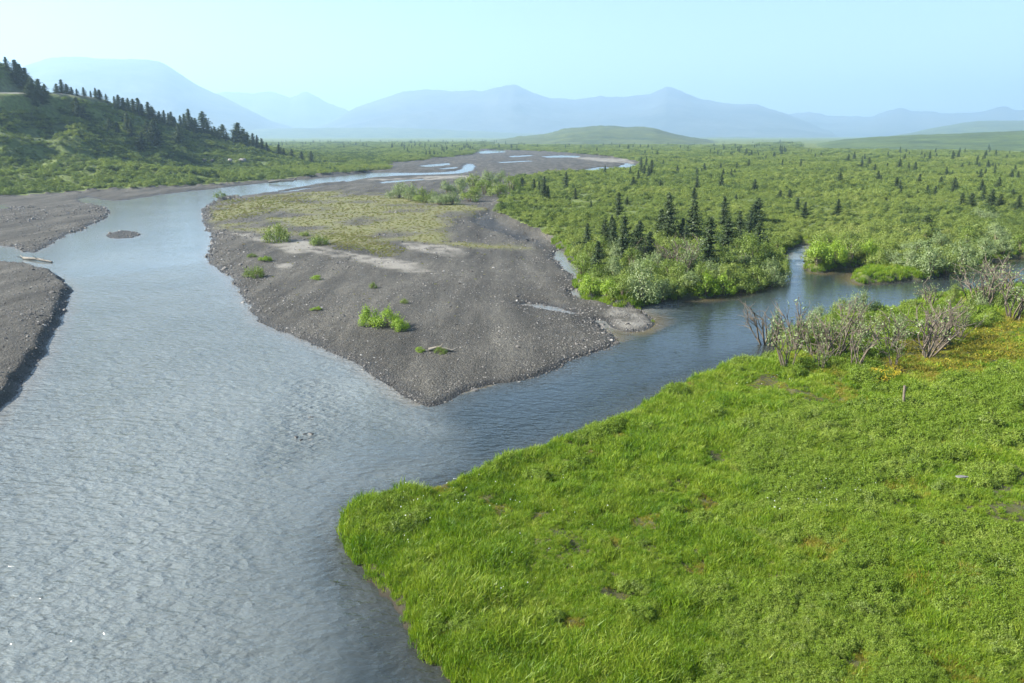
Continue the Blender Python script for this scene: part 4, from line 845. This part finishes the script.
for i in range(8):
    sv_, sf_ = tubes([((.06 * math.cos(a), .06 * math.sin(a), -.1), (.45 * math.cos(a), .45 * math.sin(a), .55), .03, .012) for a in np.linspace(i, i + 5.5, 6)]); sm_ = new_mesh('stem', sv_, [sf_]); sm_.materials.append(M['stem']); SCS.append(sm_)
SCF = sorted(SCR.objects, key=lambda o_: o_.name)
for q in near_:
    uq_ = float(u_of(x[q], y[q])); dark = sidx[q] > 4
    where = 'on the spruce point beside the gravel bar' if uq_ < 790 else 'on the plain right of the narrow channel'
    thing('willow_shrub', (float(x[q]), float(y[q]), float(ground_z(x[q], y[q]))), float(rng.uniform(0, 6.28)), tuple(float(c) for c in scl[q]), f"{'dark' if dark else 'light'} green rounded shrub of the low scrub {where}", 'shrub', f"{'dark' if dark else 'light'} low scrub shrubs {where}", [('stem', SCS[sidx[q]]), ('foliage', SCF[sidx[q]].data)])
rest = np.ones(len(x), bool); rest[near_] = False
x, y, scl, sidx = x[rest], y[rest], scl[rest], sidx[rest]
scatter('willow_scrub', SCR, np.stack([x, y, ground_z(x, y)], -1), rng.uniform(0, 6.28, len(x)), scl, sidx, 'dense low green scrub covering the valley floor and the left hill', 'scrub', .08)
# grass along the far stream banks
x, y, rr = sample(60000, 60, 150, -8, 39); lm = at_polar(land, x, y); sm = at_polar(s_mead, x, y); gv = at_polar(s_grav, x, y)
keep = (lm > .1) & (lm < 4) & (sm < -2) & (gv < .5); x, y, rr = x[keep], y[keep], rr[keep]; s0 = rng.uniform(.8, 1.5, len(x))
scatter('bank_grass', GC, np.stack([x, y, ground_z(x, y)], -1), rng.uniform(0, 6.28, len(x)), s0, rng.integers(0, 5, len(x)), 'bright grass fringe along the far stream banks', 'grass', .12)
# far spruces that read as one mass
FS = bpy.data.collections.new('far_spruce')
for i in range(3):
    v_ = [np.empty(len(m_.vertices) * 3, np.float32) for m_ in SPV[i][1:]]; SPV[i][1].vertices.foreach_get('co', v_[0])
    o_ = bpy.data.objects.new(f'far_spruce_{i}', SPV[i][1]); FS.objects.link(o_)
x, y, rr = sample(5200, 330, 1900, -33, 36); um = u_of(x, y); lm = at_polar(land, x, y); gv = np.maximum(at_polar(s_grav, x, y), at_polar(s_gl, x, y)); hm = at_polar(hillm.astype(float), x, y)
w_ = fbm(x / 70, y / 70, 3, 61); keep = (lm > 3) & (gv < -3) & (hm < .5) & (((um < 500) & (w_ > -.1) & (rng.random(len(x)) < .45)) | ((um >= 500) & (w_ > .18) & (rng.random(len(x)) < .28)))
x, y, rr = x[keep], y[keep], rr[keep]; s0 = rng.uniform(2.2, 5.2, len(x))
scatter('distant_spruce_wood', FS, np.stack([x, y, ground_z(x, y)], -1), rng.uniform(0, 6.28, len(x)), np.stack([s0 * 1.2, s0 * 1.2, s0], -1), rng.integers(0, 3, len(x)), 'distant spruce wood fading into the haze across the valley', 'wood', 0)

# low plants on the gravel
MT = source([(herb(700 + i, 140, .3, .16, (.06, .03)), M['mat']) for i in range(4)], 'bar_plant')
x, y, rr = sample(130000, 60, 240, -30, 14); lm = at_polar(land, x, y); vg = at_polar(veg, x, y); gv = at_polar(s_grav, x, y)
moss = poly_sd(x, y, np.array(P(*[(200 + a / 3.938, 180 + b / 3.938) for a, b in [(505, 225), (620, 225), (700, 250), (790, 285), (790, 318), (740, 322), (640, 297), (560, 297), (500, 272)]])))
edge_ = poly_sd(x, y, np.array(P((203, 212), (215, 202), (300, 196), (318, 206), (250, 222), (208, 224))))
pr = np.maximum.reduce([vg * .25, smooth(moss / 2 + .4 + fbm(x / 3, y / 3, 3, 77)) * .8, smooth(edge_ / 3) * .5, np.where(gv > 4, .004, 0)])
keep = (gv > 0) & (lm > 1) & (rng.random(len(x)) < pr); x, y, rr, moss = x[keep], y[keep], rr[keep], moss[keep]
s0 = np.clip(rr / 170, .35, 1.1) * rng.uniform(.25, .8, len(x))
scatter('gravel_plants', MT, np.stack([x, y, ground_z(x, y)], -1), rng.uniform(0, 6.28, len(x)), np.stack([s0 * 1.3, s0 * 1.3, s0], -1), rng.integers(0, 4, len(x)), 'low yellow-green and reddish plants spread over the gravel bar', 'plants', .05)
# loose stones on the bars
PB = bpy.data.collections.new('pebble')
for i in range(4):
    v_, f_ = stone(40 + i, .55 + .05 * i); me_ = new_mesh('pebble', v_, [f_]); me_.materials.append(M['rock']); PB.objects.link(bpy.data.objects.new(f'pebble_{i}', me_))
x, y, rr = sample(110000, 36, 190, -37, 16); lm = at_polar(land, x, y); cl_ = np.maximum.reduce([at_polar(s_grav, x, y), at_polar(s_gl, x, y), at_polar(s_bar, x, y), at_polar(s_isl, x, y)])
sp = fbm(x / 6, y / 6, 4, 71)
keep = (cl_ > 0) & (lm > -.25) & (at_polar(veg, x, y) < .6) & (rng.random(len(x)) < np.clip(.22 + .8 * np.exp(-np.maximum(lm, 0) / 1.8) + .8 * sp, .04, 1)); x, y, rr = x[keep], y[keep], rr[keep]
s0 = np.clip(rr * .0006, .025, .12) * (1 + .5 * np.exp(-np.maximum(lm[keep], 0) / 1.5)) * rng.lognormal(0, .45, len(x))
scatter('loose_stones', PB, np.stack([x, y, ground_z(x, y)], -1), rng.uniform(0, 6.28, len(x)), np.minimum(s0, .32), rng.integers(0, 4, len(x)), 'loose grey river stones strewn over the gravel bars', 'stones', .2)
